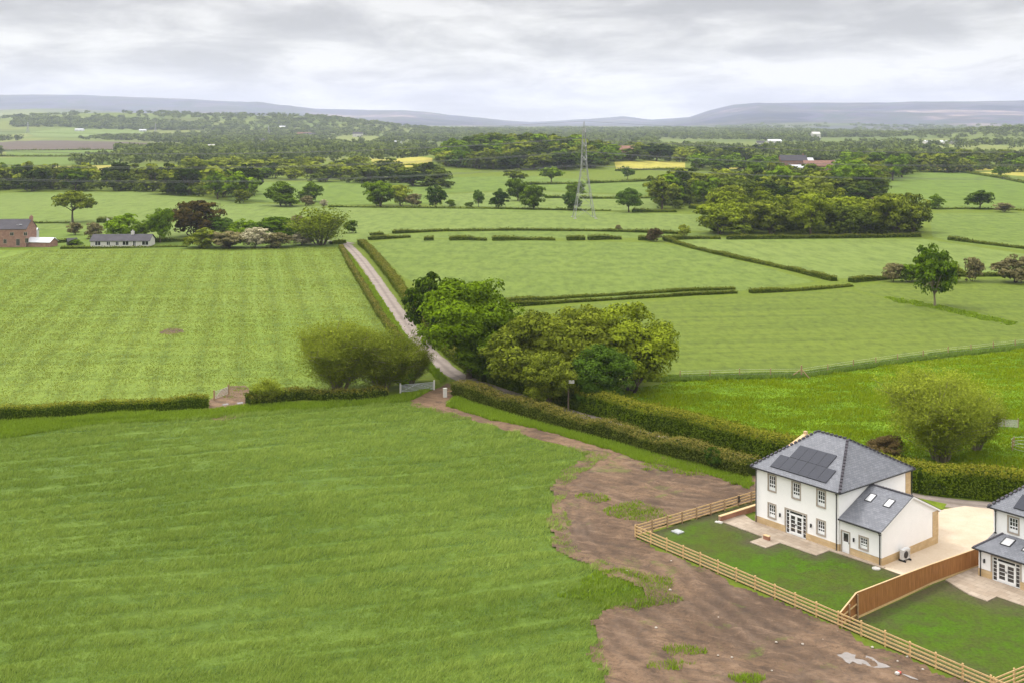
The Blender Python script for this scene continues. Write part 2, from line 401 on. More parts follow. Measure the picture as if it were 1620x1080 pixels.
def m_ground():
    t = NT('open_countryside'); v = t.coord()
    vo = t.n('ShaderNodeTexVoronoi'); vo.inputs['Scale'].default_value = .0042; vo.inputs['Randomness'].default_value = .85; t.l(t.coord(scale=(1,.75,1), rot=.3), vo.inputs[0])
    sp = t.n('ShaderNodeSeparateColor'); t.l(vo.outputs['Color'], sp.inputs[0])
    patch = t.ramp(sp.outputs[0], [(0,(.085,.115,.022)),(.22,(.125,.16,.030)),(.5,(.11,.14,.025)),(.75,(.165,.185,.042)),(.93,(.095,.11,.022))])
    fn = t.noise(v, .25, 5, .65); near = t.noise(v, .9, 5, .7)
    gr = t.mix(t.ramp(near, [(.3,0),(.7,1)]), (.085,.122,.010), (.140,.175,.018))
    c = t.mix(t.attr('far'), gr, patch)
    c = t.mix(t.math('MULTIPLY', t.ramp(fn, [(.3,1),(.6,0)]), .35), c, (.05,.085,.02))
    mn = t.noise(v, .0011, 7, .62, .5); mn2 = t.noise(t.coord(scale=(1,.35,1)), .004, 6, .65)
    moor = t.ramp(mn, [(.40,(.016,.024,.052)),(.46,(.072,.062,.125)),(.51,(.030,.058,.058)),(.56,(.10,.082,.13)),(.63,(.28,.21,.20))])  # heather tones with the blue of distant haze mixed into the colour
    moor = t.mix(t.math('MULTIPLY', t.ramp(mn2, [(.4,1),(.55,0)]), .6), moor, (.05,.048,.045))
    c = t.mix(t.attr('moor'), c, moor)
    return t.finish(c, .95, .1, 0, t.bump(near, .2, .3))
M['ground'] = m_ground()

# leaves
L = {}
L['oak'] = m_leaf('oak_leaves', (.024,.040,.004), (.150,.188,.012))
L['olive'] = m_leaf('olive_spring_leaves', (.058,.068,.010), (.205,.210,.030))
L['gold'] = m_leaf('yellow_green_leaves', (.070,.085,.008), (.225,.235,.026))
L['deep'] = m_leaf('deep_green_leaves', (.014,.036,.008), (.062,.112,.026))
L['willow'] = m_leaf('willow_leaves', (.095,.098,.018), (.26,.25,.055), transl=.5)
L['copper'] = m_leaf('copper_leaves', (.030,.022,.010), (.115,.085,.022))
L['red'] = m_leaf('dull_red_twigs', (.040,.026,.018), (.115,.075,.05))
L['lime'] = m_leaf('fresh_lime_leaves', (.040,.075,.005), (.150,.215,.014))
L['blossom'] = m_leaf('hawthorn_blossom_and_leaf', (.075,.075,.028), (.50,.45,.36), objvar=.1)
L['pink'] = m_leaf('faded_blossom_shrub', (.070,.058,.030), (.25,.19,.11), objvar=.2)
L['wood'] = m_leaf('mixed_woodland_leaves', (.026,.040,.007), (.165,.180,.024), objvar=1.0)
L['wood_deep'] = m_leaf('darker_woodland_leaves', (.018,.032,.008), (.110,.130,.022), objvar=.8)  # darker green woodland foliage, mixed among the trees at random
L['far'] = m_leaf('far_woodland_leaves', (.016,.027,.010), (.115,.125,.034), objvar=0)
L['hedge'] = m_leaf('clipped_hedge_leaves', (.030,.044,.007), (.110,.130,.020), third=(.205,.180,.045), objvar=.2)
L['hedge_tall'] = m_leaf('dense_hedge_leaves', (.024,.040,.005), (.105,.140,.014), third=(.27,.25,.035), objvar=.1)
L['hedge_brown'] = m_leaf('brownish_hedge_leaves', (.040,.050,.010), (.125,.140,.028), third=(.23,.185,.06), objvar=.2)
L['blade'] = m_leaf('crop_blades', (.062,.110,.014), (.175,.250,.064), transl=.25, objvar=0)
L['blade_mid'] = m_leaf('mid_blades', (.125,.150,.022), (.250,.285,.070), transl=.25, objvar=0)
L['blade_lush'] = m_leaf('lush_grass_blades', (.066,.130,.008), (.140,.225,.014), transl=.25, objvar=0)
L['blade_rough'] = m_leaf('rough_grass_blades', (.070,.105,.016), (.165,.215,.030), transl=.25, objvar=0)
L['blade_dark'] = m_leaf('long_dark_stems', (.040,.070,.020), (.095,.130,.040), transl=.25, objvar=0)

# ---------------------------------------------------------------- ground, one sheet out to the moors
def make_ground():
    fan = np.concatenate([np.linspace(-math.pi, -.62, 40, endpoint=False), np.linspace(-.62, .62, 420, endpoint=False), np.linspace(.62, math.pi, 40, endpoint=False)])
    rad = np.concatenate([[0.5], np.linspace(40, 900, 40), np.geomspace(915, 15500, 190)])
    A, Q = np.meshgrid(fan, rad)
    x = Q*np.sin(A); y = Q*np.cos(A); z = height(x, y)
    nr, na = A.shape
    idx = np.arange(nr*na).reshape(nr, na)
    a = idx[:-1, :]; b = idx[1:, :]
    f = np.stack([a, np.roll(a, -1, 1), np.roll(b, -1, 1), b], -1).reshape(-1, 4)
    me = bpy.data.meshes.new('ground')
    me.from_pydata(np.stack([x, y, z], -1).reshape(-1, 3).tolist(), [], f.tolist())
    me.polygons.foreach_set('use_smooth', np.ones(len(f), bool))
    yy = np.maximum(y, 1); px = np.clip(810+F*x/yy, -1500, 3000)
    dm = np.interp(px, DEEP[:,0], DEEP[:,1])
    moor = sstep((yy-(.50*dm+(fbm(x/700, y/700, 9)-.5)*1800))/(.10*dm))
    far = sstep((yy-1000)/150)
    for n, val in (('moor', moor), ('far', far)):
        at = me.attributes.new(n, 'FLOAT', 'POINT'); at.data.foreach_set('value', val.astype(np.float32).ravel())
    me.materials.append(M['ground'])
    return tag(link(me, 'ground'), kind='structure')
make_ground()

def inside(poly, x, y):
    poly = np.asarray(poly); res = np.zeros(np.shape(x), bool); j = len(poly)-1
    for i in range(len(poly)):
        xi, yi = poly[i]; xj, yj = poly[j]
        c = ((yi > y) != (yj > y)) & (x < (xj-xi)*(y-yi)/(yj-yi+1e-12)+xi)
        res ^= c; j = i
    return res
def ragged(poly, step=1.2, amp=.5, seed=1, sc_=.5):
    out = []; poly = [np.array(p) for p in poly]
    for a, b in zip(poly, poly[1:]+poly[:1]):
        n = max(1, int(np.linalg.norm(b-a)/step)); n = min(n, 160); nrm = np.array([-(b-a)[1], (b-a)[0]])/(np.linalg.norm(b-a)+1e-9)
        for k in range(n):
            p = a+(b-a)*k/n
            out.append(p+nrm*amp*2*(fbm(p[0]*sc_, p[1]*sc_, seed, 3)-.5))
    return out
def sheet(name, poly, mat, z=.01, drape=None, label=None):
    """a ground cover sheet; drape = cell size for following the relief"""
    bm = bmesh.new()
    vs = [bm.verts.new((p[0], p[1], 0)) for p in poly]
    bm.faces.new(vs)
    if bm.faces[:] and True:
        bm.faces.ensure_lookup_table(); bm.normal_update()
        if bm.faces[0].normal.z < 0: bmesh.ops.reverse_faces(bm, faces=bm.faces[:])
    if drape:
        xs = [p[0] for p in poly]; ys = [p[1] for p in poly]
        for ax, lo, hi in ((0, min(xs), max(xs)), (1, min(ys), max(ys))):
            n = int((hi-lo)/drape)
            for k in range(1, min(n+1, 90)):
                co = [0,0,0]; no = [0,0,0]; co[ax] = lo+(hi-lo)*k/(min(n, 89)+1); no[ax] = 1
                bmesh.ops.bisect_plane(bm, geom=bm.verts[:]+bm.edges[:]+bm.faces[:], plane_co=co, plane_no=no)
    bmesh.ops.triangulate(bm, faces=bm.faces[:])
    cs = np.array([v.co[:2] for v in bm.verts]); hh = height(cs[:,0], cs[:,1])+z
    for v, q in zip(bm.verts, hh): v.co.z = q
    me = bpy.data.meshes.new(name); bm.to_mesh(me); bm.free(); me.materials.append(mat)
    return tag(link(me, name), label, kind='structure')
def px(*pts): return [P(*p) for p in pts]

CROP = px((-260,735),(0,690),(150,668),(330,660),(400,648),(520,640),(640,632),(690,648),(760,668),(860,700),(965,718),(925,745),(893,790),(893,830),(905,860),(935,885),(990,905),(1035,948),(1000,970),(950,972),(945,990),(955,1010),(940,1035),(962,1060),(985,1100),(1000,1180),(-700,1180))
CROP_R = ragged(CROP, 1.0, .9, 3, .35)
sheet('crop_field', CROP_R, M['crop'], .012)
MIDL = px((-220,655),(0,640),(330,628),(400,632),(480,618),(560,622),(640,600),(655,560),(630,520),(598,470),(566,425),(541,391),(300,396),(0,396),(-220,398))
sheet('grass_field', ragged(MIDL, 3, .6, 5), M['crop_mid'], .012)
sheet('far_pasture_field', px((-300,312),(40,305),(230,304),(300,312),(400,322),(520,327),(700,329),(960,336),(1120,340),(1135,366),(800,362),(622,368),(560,384),(480,378),(250,374),(60,362),(-300,352)), M['pale'], .04, 40)
sheet('cottage_paddock_field', px((-300,353),(60,362),(250,374),(480,378),(545,384),(540,391),(300,394),(0,393),(-300,396)), M['far_green'], .03, 40)
sheet('ley_field', ragged(px((582,384),(640,378),(1040,384),(1100,396),(1200,420),(1290,446),(1180,460),(1000,470),(800,480),(700,470),(640,440)), 4, .5, 7), M['ley'], .014)
sheet('hill_ley_field', px((622,371),(800,365),(1140,369),(1135,374),(1010,377),(800,378),(640,377)), M['ley'], .02, 40)
sheet('east_ley_field', ragged(px((1062,381),(1140,378),(1460,378),(1500,384),(1620,402),(1900,432),(1900,440),(1620,432),(1330,441),(1250,428)), 4, .5, 9), M['pale'], .02)
sheet('mown_field', ragged(px((830,490),(1000,478),(1200,468),(1345,458),(1375,468),(1480,487),(1620,517),(1900,560),(1900,545),(1620,546),(1400,571),(1250,589),(1080,597),(1000,590),(900,560)), 4, .5, 11), M['mown'], .014)
sheet('mown_field', ragged(px((1350,456),(1420,445),(1620,441),(1900,446),(1900,556),(1620,514),(1485,484),(1380,466)), 4, .4, 12), M['mown'], .016)
MEADOW = px((985,618),(1075,602),(1250,594),(1400,578),(1620,552),(1900,548),(2000,900),(1640,775),(1440,742),(1250,722),(1100,680),(1000,640))
sheet('meadow_field', ragged(MEADOW, 3, .5, 13), M['meadow'], .013)
sheet('pasture_field', px((1470,338),(1640,337),(1900,342),(1900,426),(1620,397),(1500,382),(1475,374)), M['ley'], .03, 40)
sheet('hill_pasture_field', px((1400,276),(1530,272),(1620,284),(1900,320),(1900,332),(1620,331),(1360,329),(1370,300)), M['far_green'], .1, 40)
sheet('hill_pasture_field', px((1540,273),(1700,272),(1900,276),(1900,310),(1640,281)), M['far_yellow'], .1, 40)
sheet('pasture_field', px((360,290),(690,285),(690,300),(680,323),(520,325),(360,318)), M['far_green'], .1, 40)
sheet('pasture_field', px((700,281),(840,279),(1000,289),(1090,286),(1060,310),(960,306),(830,300),(700,306)), M['far_green'], .1, 40)
sheet('pasture_field', px((700,308),(830,302),(960,308),(1055,312),(1040,332),(960,334),(700,326)), M['pale'], .1, 40)
sheet('yellow_field', px((585,251),(684,251),(684,262),(640,266),(590,264)), M['far_yellow'], .25, 40)
sheet('yellow_field', px((972,257),(1084,257),(1084,267),(975,269)), M['far_yellow'], .25, 40)
sheet('yellow_field', px((1145,261),(1210,260),(1210,268),(1150,268)), M['far_yellow'], .25, 40)
sheet('yellow_field', px((262,264),(330,262),(320,272),(272,274)), M['far_yellow'], .25, 40)
sheet('yellow_field', px((60,264),(200,262),(190,270),(80,272)), M['far_yellow'], .25, 40)
sheet('pasture_field', px((-60,251),(190,250),(188,261),(-60,262)), M['far_green'], .25, 40)
sheet('pasture_field', px((10,238),(180,238),(180,247),(10,247)), M['far_green'], .3, 50)
sheet('ploughed_field', px((-80,229),(60,223),(200,225),(292,230),(285,237),(130,237),(0,238),(-80,239)), M['far_plough'], .4, 60)
sheet('pasture_field', px((40,210),(120,202),(200,203),(250,211),(220,219),(60,217)), M['pale'], .6, 60)
sheet('pasture_field', px((1350,278),(1376,286),(1345,322),(1235,300),(1245,277)), M['far_green'], .12, 40)
sheet('pasture_field', px((1450,262),(1620,266),(1620,271),(1460,270)), M['far_yellow'], .25, 40)

def ribbon(name, path, width, mat, z, edge=.25, n_across=6, seed=1, step=2.0):
    path = [np.array(p) for p in path]
    # resample with a smooth curve
    pts = []
    for i in range(len(path)-1):
        p0 = path[max(i-1,0)]; p1 = path[i]; p2 = path[i+1]; p3 = path[min(i+2, len(path)-1)]
        n = max(2, int(np.linalg.norm(p2-p1)/step))
        for k in range(n):
            t = k/n; pts.append(.5*((2*p1)+(-p0+p2)*t+(2*p0-5*p1+4*p2-p3)*t*t+(-p0+3*p1-3*p2+p3)*t**3))
    pts.append(path[-1]); pts = np.array(pts)
    d = np.gradient(pts, axis=0); d /= np.linalg.norm(d, axis=1)[:,None]; nr = np.stack([-d[:,1], d[:,0]], -1)
    s = np.concatenate([[0], np.cumsum(np.linalg.norm(np.diff(pts, axis=0), axis=1))])
    mb = MB(); g = []
    for i in range(len(pts)):
        w = width if not hasattr(width, '__len__') else np.interp(i/(len(pts)-1), np.linspace(0,1,len(width)), width)
        row = []
        for k in range(n_across+1):
            a = k/n_across-.5; q = pts[i]+nr[i]*w*a
            if k in (0, n_across): q = q+nr[i]*edge*2*(fbm(q[0]*.5, q[1]*.5, seed)-.5)
            row.append((q[0], q[1], height(q[0], q[1])+z))
        g.append(row)
    for i in range(len(g)-1):
        for k in range(n_across):
            mb.face([g[i][k], g[i][k+1], g[i+1][k+1], g[i+1][k]], uv=[(k/n_across, s[i]),((k+1)/n_across, s[i]),((k+1)/n_across, s[i+1]),(k/n_across, s[i+1])])
    return mb.build(name, mat), pts
lane_pts = px((520,383),(546,387),(553,391.5),(570.6,410),(593,440),(613,470),(634,500),(655,530),(676,556),(704,580),(728,597)) + [np.array(q) for q in ((-.2,153.7),(5.8,145.7),(13.8,136.2),(20.8,128.7),(27.8,121.5),(34.8,115.5),(40.3,110.8),(47,108.3),(60,105),(90,101))]
o, LANE = ribbon('lane', lane_pts, 2.9, M['lane'], .03, .35, 8); tag(o, kind='structure')
lane2 = px((556,386),(520,381),(440,379),(330,384))
o, _ = ribbon('lane', lane2, 3.0, M['lane'], .035, .2, 4); tag(o, kind='structure')
# brown verges beside the upper lane, bare gateway and headland track
o, _ = ribbon('verge', px((549,392),(566,420),(590,458),(618,500),(640,535)), 4.5, M['dry_verge'], .02, .5, 4, 4); tag(o, kind='structure')
o, _ = ribbon('track', px((722,607),(700,622),(672,638),(650,640)), [3,4,5,2], M['dirt'], .035, .8, 6, 5); tag(o, kind='structure')
o, _ = ribbon('track', px((672,634),(720,650),(800,671),(880,692),(945,708),(985,722)), [3,3.4,3.6,3.6,4.5,6], M['dirt'], .032, 1.0, 6, 6); tag(o, kind='structure')
o, _ = ribbon('track', px((376,610),(366,632),(356,652),(330,662)), [2.5,5,6,4], M['dirt'], .03, 1.0, 6, 8); tag(o, kind='structure')
o, _ = ribbon('track', px((92,673),(115,670),(136,666)), [2,3,2], M['dirt'], .032, .6, 4, 8); tag(o, kind='structure')
o, _ = ribbon('soil_patch', px((256,524),(272,524),(290,523)), [3,6,3], M['dirt'], .03, .8, 4, 9); tag(o, kind='structure')
# ---------------------------------------------------------------- the plot: bare soil, lawns, paving, gravel
DIRT = px((975,708),(1040,716),(1110,730),(1188,752)) + [S(-1.5,14), S(2,10), S(2,3), S(-3.9,3), S(-4,-11.6), S(34,-12.6), S(48,-12.9), S(48,-45), S(10,-60)] + \
       px((985,1100),(955,1064),(932,1035),(945,1010),(936,990),(944,966),(990,955),(1022,943),(985,918),(920,896),(877,864),(861,832),(864,784),(900,736),(945,710))
TUFTED = [((1003,812),3.2,2.0),((940,788),1.6,1.0),((985,935),4.6,3.0),((1075,1030),1.5,.7),((1052,1052),1.6,.5),((1185,1076),1.2,.6),((1075,740),5.0,.9),((1110,748),4,.8),((1180,1075),1,.5)]
RUTS = [px((1040,880),(1120,950),(1200,1005),(1300,1055),(1380,1100)), px((1075,880),(1150,945),(1235,1000),(1330,1045),(1420,1085)),
        px((960,1000),(1000,1040),(1060,1080),(1110,1120)), px((985,985),(1040,1030),(1100,1075),(1150,1110)),
        px((1150,1085),(1240,1068),(1330,1048),(1420,1020)), px((1190,1090),(1290,1075),(1380,1058),(1470,1045)),
        px((1030,900),(1110,970),(1190,1030),(1290,1085)), px((1100,880),(1190,940),(1290,995),(1400,1050)), px((1010,960),(1080,1010),(1160,1060),(1220,1100)), px((950,745),(1010,760),(1080,785),(1170,790)), px((930,770),(990,790),(1060,800),(1150,805)),
        px((900,800),(912,850),(960,890),(1040,930)), px((915,795),(928,845),(980,880),(1050,915)), px((1000,735),(1060,760),(1130,770),(1185,765))]
PUDDLE = px((1313,1023),(1322,1024),(1334,1024),(1345,1029),(1358,1031),(1368,1037),(1380,1041),(1390,1048),(1402,1052),(1409,1056),(1396,1057),(1384,1057),(1370,1053),(1356,1051),(1349,1047),(1344,1051),(1338,1048),(1333,1042),(1325,1038),(1320,1030))
def seg_dist(x, y, path):
    d = np.full(np.shape(x), 1e9)
    for a, b in zip(path[:-1], path[1:]):
        e = b-a; t = np.clip(((x-a[0])*e[0]+(y-a[1])*e[1])/(e@e), 0, 1)
        d = np.minimum(d, np.hypot(x-a[0]-t*e[0], y-a[1]-t*e[1]))
    return d
def make_dirt():
    poly = np.array(DIRT); st = .33
    xs = np.arange(poly[:,0].min()-1, 50, st); ys = np.arange(60, poly[:,1].max()+1, st)
    X, Y = np.meshgrid(xs, ys)
    wob = 2.6
    ix = X+(fbm(X*.45, Y*.45, 21)-.5)*wob; iy = Y+(fbm(X*.45, Y*.45, 22)-.5)*wob
    ok = inside(poly, ix, iy)
    gu = (X-O[0])*U[0]+(Y-O[1])*U[1]; gv = (X-O[0])*V[0]+(Y-O[1])*V[1]
    plot = (gu > -3.6) & (gv > -11.6-.028*(gu+4)) & (gu < 60)
    ok &= ~plot
    rut = np.zeros_like(X); rim = np.zeros_like(X)
    for r in RUTS:
        d = seg_dist(X+(fbm(X*.2,Y*.2,41)-.5)*1.5, Y, r)
        rim = np.maximum(rim, np.exp(-((d-.75)/.28)**2)*np.clip(1.2*vnoise(X*.35,Y*.35,18)-.1, 0, 1))
        for off in (.0,):
            rut = np.maximum(rut, np.exp(-(d/.34)**2)*np.clip(.25+1.1*vnoise(X*.3,Y*.3,8), 0, 1))
    z = .11+(fbm(X*.30, Y*.30, 31, 3)-.5)*.26+(fbm(X*1.1, Y*1.1, 33, 3)-.5)*.24-.17*rut+.07*rim
    pc = np.mean(PUDDLE, axis=0); dp = np.hypot(X-pc[0], Y-pc[1])
    k = np.exp(-(dp/3.2)**2); z = z*(1-k)+k*(.060+(fbm(X*.9, Y*.9, 35, 3)-.5)*.09)
    z = np.maximum(z, .025)
    nr, nc = X.shape; idx = np.arange(nr*nc).reshape(nr, nc)
    cell = ok[:-1,:-1] & ok[1:,:-1] & ok[1:,1:] & ok[:-1,1:]
    f = np.stack([idx[:-1,:-1], idx[:-1,1:], idx[1:,1:], idx[1:,:-1]], -1)[cell]
    used, inv = np.unique(f, return_inverse=True)
    co = np.stack([X, Y, z], -1).reshape(-1, 3)[used]
    me = bpy.data.meshes.new('bare_soil'); me.from_pydata(co.tolist(), [], inv.reshape(-1, 4).tolist())
    at = me.attributes.new('rut', 'FLOAT', 'POINT'); at.data.foreach_set('value', rut.ravel()[used].astype(np.float32))
    at = me.attributes.new('rim', 'FLOAT', 'POINT'); at.data.foreach_set('value', rim.ravel()[used].astype(np.float32))
    me.polygons.foreach_set('use_smooth', np.ones(len(f), bool)); me.materials.append(M['dirt'])
    tag(link(me, 'bare_soil'), kind='structure')
make_dirt()
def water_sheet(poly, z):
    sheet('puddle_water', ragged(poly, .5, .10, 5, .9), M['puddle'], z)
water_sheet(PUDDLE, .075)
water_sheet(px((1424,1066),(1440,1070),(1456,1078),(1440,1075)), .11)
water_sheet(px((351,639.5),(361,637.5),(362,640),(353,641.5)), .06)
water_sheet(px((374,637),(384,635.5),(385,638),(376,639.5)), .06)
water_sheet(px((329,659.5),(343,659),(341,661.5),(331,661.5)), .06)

def grid_sheet(name, poly_uv, mat, z, st=.5, edge_w=1.0):
    """lawn in plot axes; 'edge' attribute = bare earth showing along its borders"""
    poly = np.array([S(*p) for p in poly_uv])
    xs = np.arange(poly[:,0].min(), poly[:,0].max()+st, st); ys = np.arange(poly[:,1].min(), poly[:,1].max()+st, st)
    bm = bmesh.new(); bm.faces.new([bm.verts.new((p[0], p[1], 0)) for p in poly]); bm.normal_update(); bm.faces.ensure_lookup_table()
    if bm.faces[0].normal.z < 0: bmesh.ops.reverse_faces(bm, faces=bm.faces[:])
    for ax, arr in ((0, xs), (1, ys)):
        for c in arr:
            co = [0,0,0]; no = [0,0,0]; co[ax] = c; no[ax] = 1
            bmesh.ops.bisect_plane(bm, geom=bm.verts[:]+bm.edges[:]+bm.faces[:], plane_co=co, plane_no=no)
    cs = np.array([v.co[:2] for v in bm.verts])
    d = seg_dist(cs[:,0], cs[:,1], list(poly)+[poly[0]])
    e = np.clip(1-d/(edge_w*(.3+1.4*fbm(cs[:,0]*.35, cs[:,1]*.35, 17))), 0, 1)
    for v, q in zip(bm.verts, fbm(cs[:,0]*.4, cs[:,1]*.4, 19)): v.co.z = z+.05*(q-.5)
    me = bpy.data.meshes.new(name); bm.to_mesh(me); bm.free()
    at = me.attributes.new('edge', 'FLOAT', 'POINT'); at.data.foreach_set('value', e.astype(np.float32))
    me.materials.append(mat)
    return tag(link(me, name), kind='structure')
grid_sheet('lawn', [(-3.95,-11.55),(18.0,-12.1),(18.02,-.28),(13.9,-.30),(8.7,-.62),(8.7,-2.45),(4.9,-2.45),(4.9,-4.5),(3.0,-4.5),(3.0,-2.6),(-2.1,-2.6),(-2.1,4.6),(-3.7,4.6)], M['lawn'], .06, .5, 1.9)
grid_sheet('lawn', [(18.2,-12.1),(40,-12.8),(40,1.9),(22.55,1.85),(22.55,.42),(21.0,.42),(18.2,1.55)], M['lawn'], .06, .5, 2.6)
sheet('driveway', [S(*p) for p in ((13.38,-.2),(18.0,-.2),(18.25,6.6),(19.2,6.9),(19.3,9),(19.3,20),(15.5,22.8),(11.6,20.6),(9.6,19.4),(8.9,17),(8.9,8.6),(13.38,8.6))], M['gravel'], .045)
sheet('verge', [S(*p) for p in ((-2,10.8),(8.8,10.8),(8.8,17),(8.2,18.6),(2,17),(-3,15))], M['verge'], .035)

def slab(name, poly_uv, z0, z1, mat):
    mb = MB(); n = len(poly_uv)
    mb.face([(a, b, z1) for a, b in poly_uv])
    for i in range(n):
        (a, b), (c, d) = poly_uv[i], poly_uv[(i+1) % n]
        mb.face([(a,b,z0),(c,d,z0),(c,d,z1),(a,b,z1)])
    return mb.build(name, mat, None, False, (O[0], O[1], 0), TH)
tag(slab('patio', [(-2.0,-2.55),(3.05,-2.55),(3.05,-4.43),(4.85,-4.43),(4.85,-2.5),(8.62,-2.4),(8.62,-.55),(13.75,-.25),(13.75,.05),(13.4,.13),(9.2,.12),(9.2,-.04),(-.3,-.04),(-1.9,.6)], .0, .10, M['flags']), kind='structure')
tag(slab('patio', [(18.25,1.62),(21.05,.46),(22.5,.46),(22.5,1.85),(40,2.0),(40,4.64),(19.4,4.64),(19.38,6.4),(18.35,6.4)], .0, .10, M['flags']), kind='structure')

# ---------------------------------------------------------------- new houses
def wall_plane(mb, x0, x1, z0, z1, holes, y=0.0, depth=.14, m=0):
    """front skin in the x-z plane facing -y, with reveals round each opening"""
    xs = sorted({x0, x1, *[h[0] for h in holes], *[h[1] for h in holes]}); zs = sorted({z0, z1, *[h[2] for h in holes], *[h[3] for h in holes]})
    xs = [x for x in xs if x0 <= x <= x1]; zs = [z for z in zs if z0 <= z <= z1]
    for a, b in zip(xs, xs[1:]):
        for c, d in zip(zs, zs[1:]):
            if any(h[0] < (a+b)/2 < h[1] and h[2] < (c+d)/2 < h[3] for h in holes): continue
            mb.face([(a,y,c),(b,y,c),(b,y,d),(a,y,d)], uv=[(a,c),(b,c),(b,d),(a,d)], m=m)
    for (a, b, c, d) in holes:
        c2 = max(c, z0); d2 = min(d, z1)
        if c2 >= d2: continue
        mb.face([(a,y,c2),(a,y+depth,c2),(a,y+depth,d2),(a,y,d2)], m=m); mb.face([(b,y+depth,c2),(b,y,c2),(b,y,d2),(b,y+depth,d2)], m=m)
        if c >= z0: mb.face([(a,y,c),(b,y,c),(b,y+depth,c),(a,y+depth,c)], m=m)
        if d <= z1: mb.face([(a,y+depth,d),(b,y+depth,d),(b,y,d),(a,y,d)], m=m)

def sash_window(root, x0, x1, z0, z1, y=0.0, cols=3, rows=4, outer=True):
    """window inside a stone surround; x0..z1 is the outside of the surround"""
    s = .13
    a, b, c, d = x0+s, x1-s, z0+s, z1-s
    fr = MB(); w = .075; yf = y+.05
    fr.box(a, a+w, yf, yf+.06, c, d); fr.box(b-w, b, yf, yf+.06, c, d)
    fr.box(a+w, b-w, yf, yf+.06, c, c+w*1.3); fr.box(a+w, b-w, yf, yf+.06, d-w, d)
    zm = c+(d-c)*.40
    fr.box(a+w, b-w, yf-.015, yf+.05, zm-.04, zm+.04)
    g = .034
    for k in range(1, cols):
        x = a+w+(b-a-2*w)*k/cols
        fr.box(x-g/2-.004, x+g/2+.004, yf+.012, yf+.045, c+w*1.3, zm-.04); fr.box(x-g/2-.004, x+g/2+.004, yf+.012, yf+.045, zm+.04, d-w)
    z = zm+.04+(d-w-zm-.04)*.5; fr.box(a+w, b-w, yf+.014, yf+.043, z-.014, z+.014)
    fr.box(a+w, b-w, yf+.008, yf+.05, c+w*1.3, c+w*1.3+(zm-c)*.36)
    o = fr.build('window', M['pvc'], root)
    gl = MB(); gl.face([(a,yf+.046,c),(b,yf+.046,c),(b,yf+.046,d),(a,yf+.046,d)]); gl.build('glass', M['glass'], o)
    st = MB(); p = .025
    st.box(x0, a, y-p, y+.05, z0, z1); st.box(b, x1, y-p, y+.05, z0, z1); st.box(a, b, y-p, y+.05, d, z1); st.box(a, b, y-p-.03, y+.05, z0, c)
    st.build('surround', M['stone_trim'], o)
    return (a, b, c, d)
def hole(x0, x1, z0, z1, s=.13): return (x0+s, x1-s, z0+s, z1-s)

def french_door(root, x0, x1, z1, y=0.0):
    s = .12; a, b, d = x0+s, x1-s, z1-s; yf = y+.05; c = .03
    fr = MB(); w = .07
    side = (b-a)*.16
    for x in (a, a+side, b-side-w, b-w): fr.box(x, x+w, yf, yf+.07, c, d)
    zt = d-.30
    for (p, q) in ((a+w, a+side), (a+side+w, b-side-w), (b-side, b-w)):
        fr.box(p, q, yf, yf+.07, d-w, d); fr.box(p, q, yf, yf+.07, zt-w/2, zt+w/2); fr.box(p, q, yf, yf+.07, c, c+.10)
        if q-p < .5:
            for k in range(1, 5):
                z = c+.1+(zt-c-.1)*k/5; fr.box(p, q, yf+.02, yf+.05, z-.013, z+.013)
    o = fr.build('door_frame', M['pvc'], root)
    mid = (a+b)/2
    for (p, q) in ((a+side+w, mid-.005), (mid+.005, b-side-w)):
        lf = MB(); e = .10
        lf.box(p, p+e, yf-.015, yf+.045, c+.1, zt-w/2); lf.box(q-e, q, yf-.015, yf+.045, c+.1, zt-w/2)
        lf.box(p+e, q-e, yf-.015, yf+.045, zt-w/2-e, zt-w/2); lf.box(p+e, q-e, yf-.015, yf+.045, c+.1, c+.1+.2)
        for k in range(1, 4):
            z = c+.3+(zt-w/2-e-c-.3)*k/4; lf.box(p+e, q-e, yf-.006, yf+.04, z-.014, z+.014)
        leaf = lf.build('door', M['pvc'], root)
        hd = MB(); hx = q-.05 if p < mid-.2 and q < mid+.1 else p+.05
        hd.box(hx-.015, hx+.015, yf-.06, yf-.016, .95, 1.10); hd.build('handle', M['black'], leaf)
    gl = MB(); gl.face([(a,yf+.048,c),(b,yf+.048,c),(b,yf+.048,d),(a,yf+.048,d)]); gl.build('glass', M['glass'], o)
    st = MB(); st.box(x0, a, y-.025, y+.05, 0, z1); st.box(b, x1, y-.025, y+.05, 0, z1); st.box(a, b, y-.025, y+.05, d, z1)
    st.build('surround', M['stone_trim'], o)
    return (a, b, 0, d)

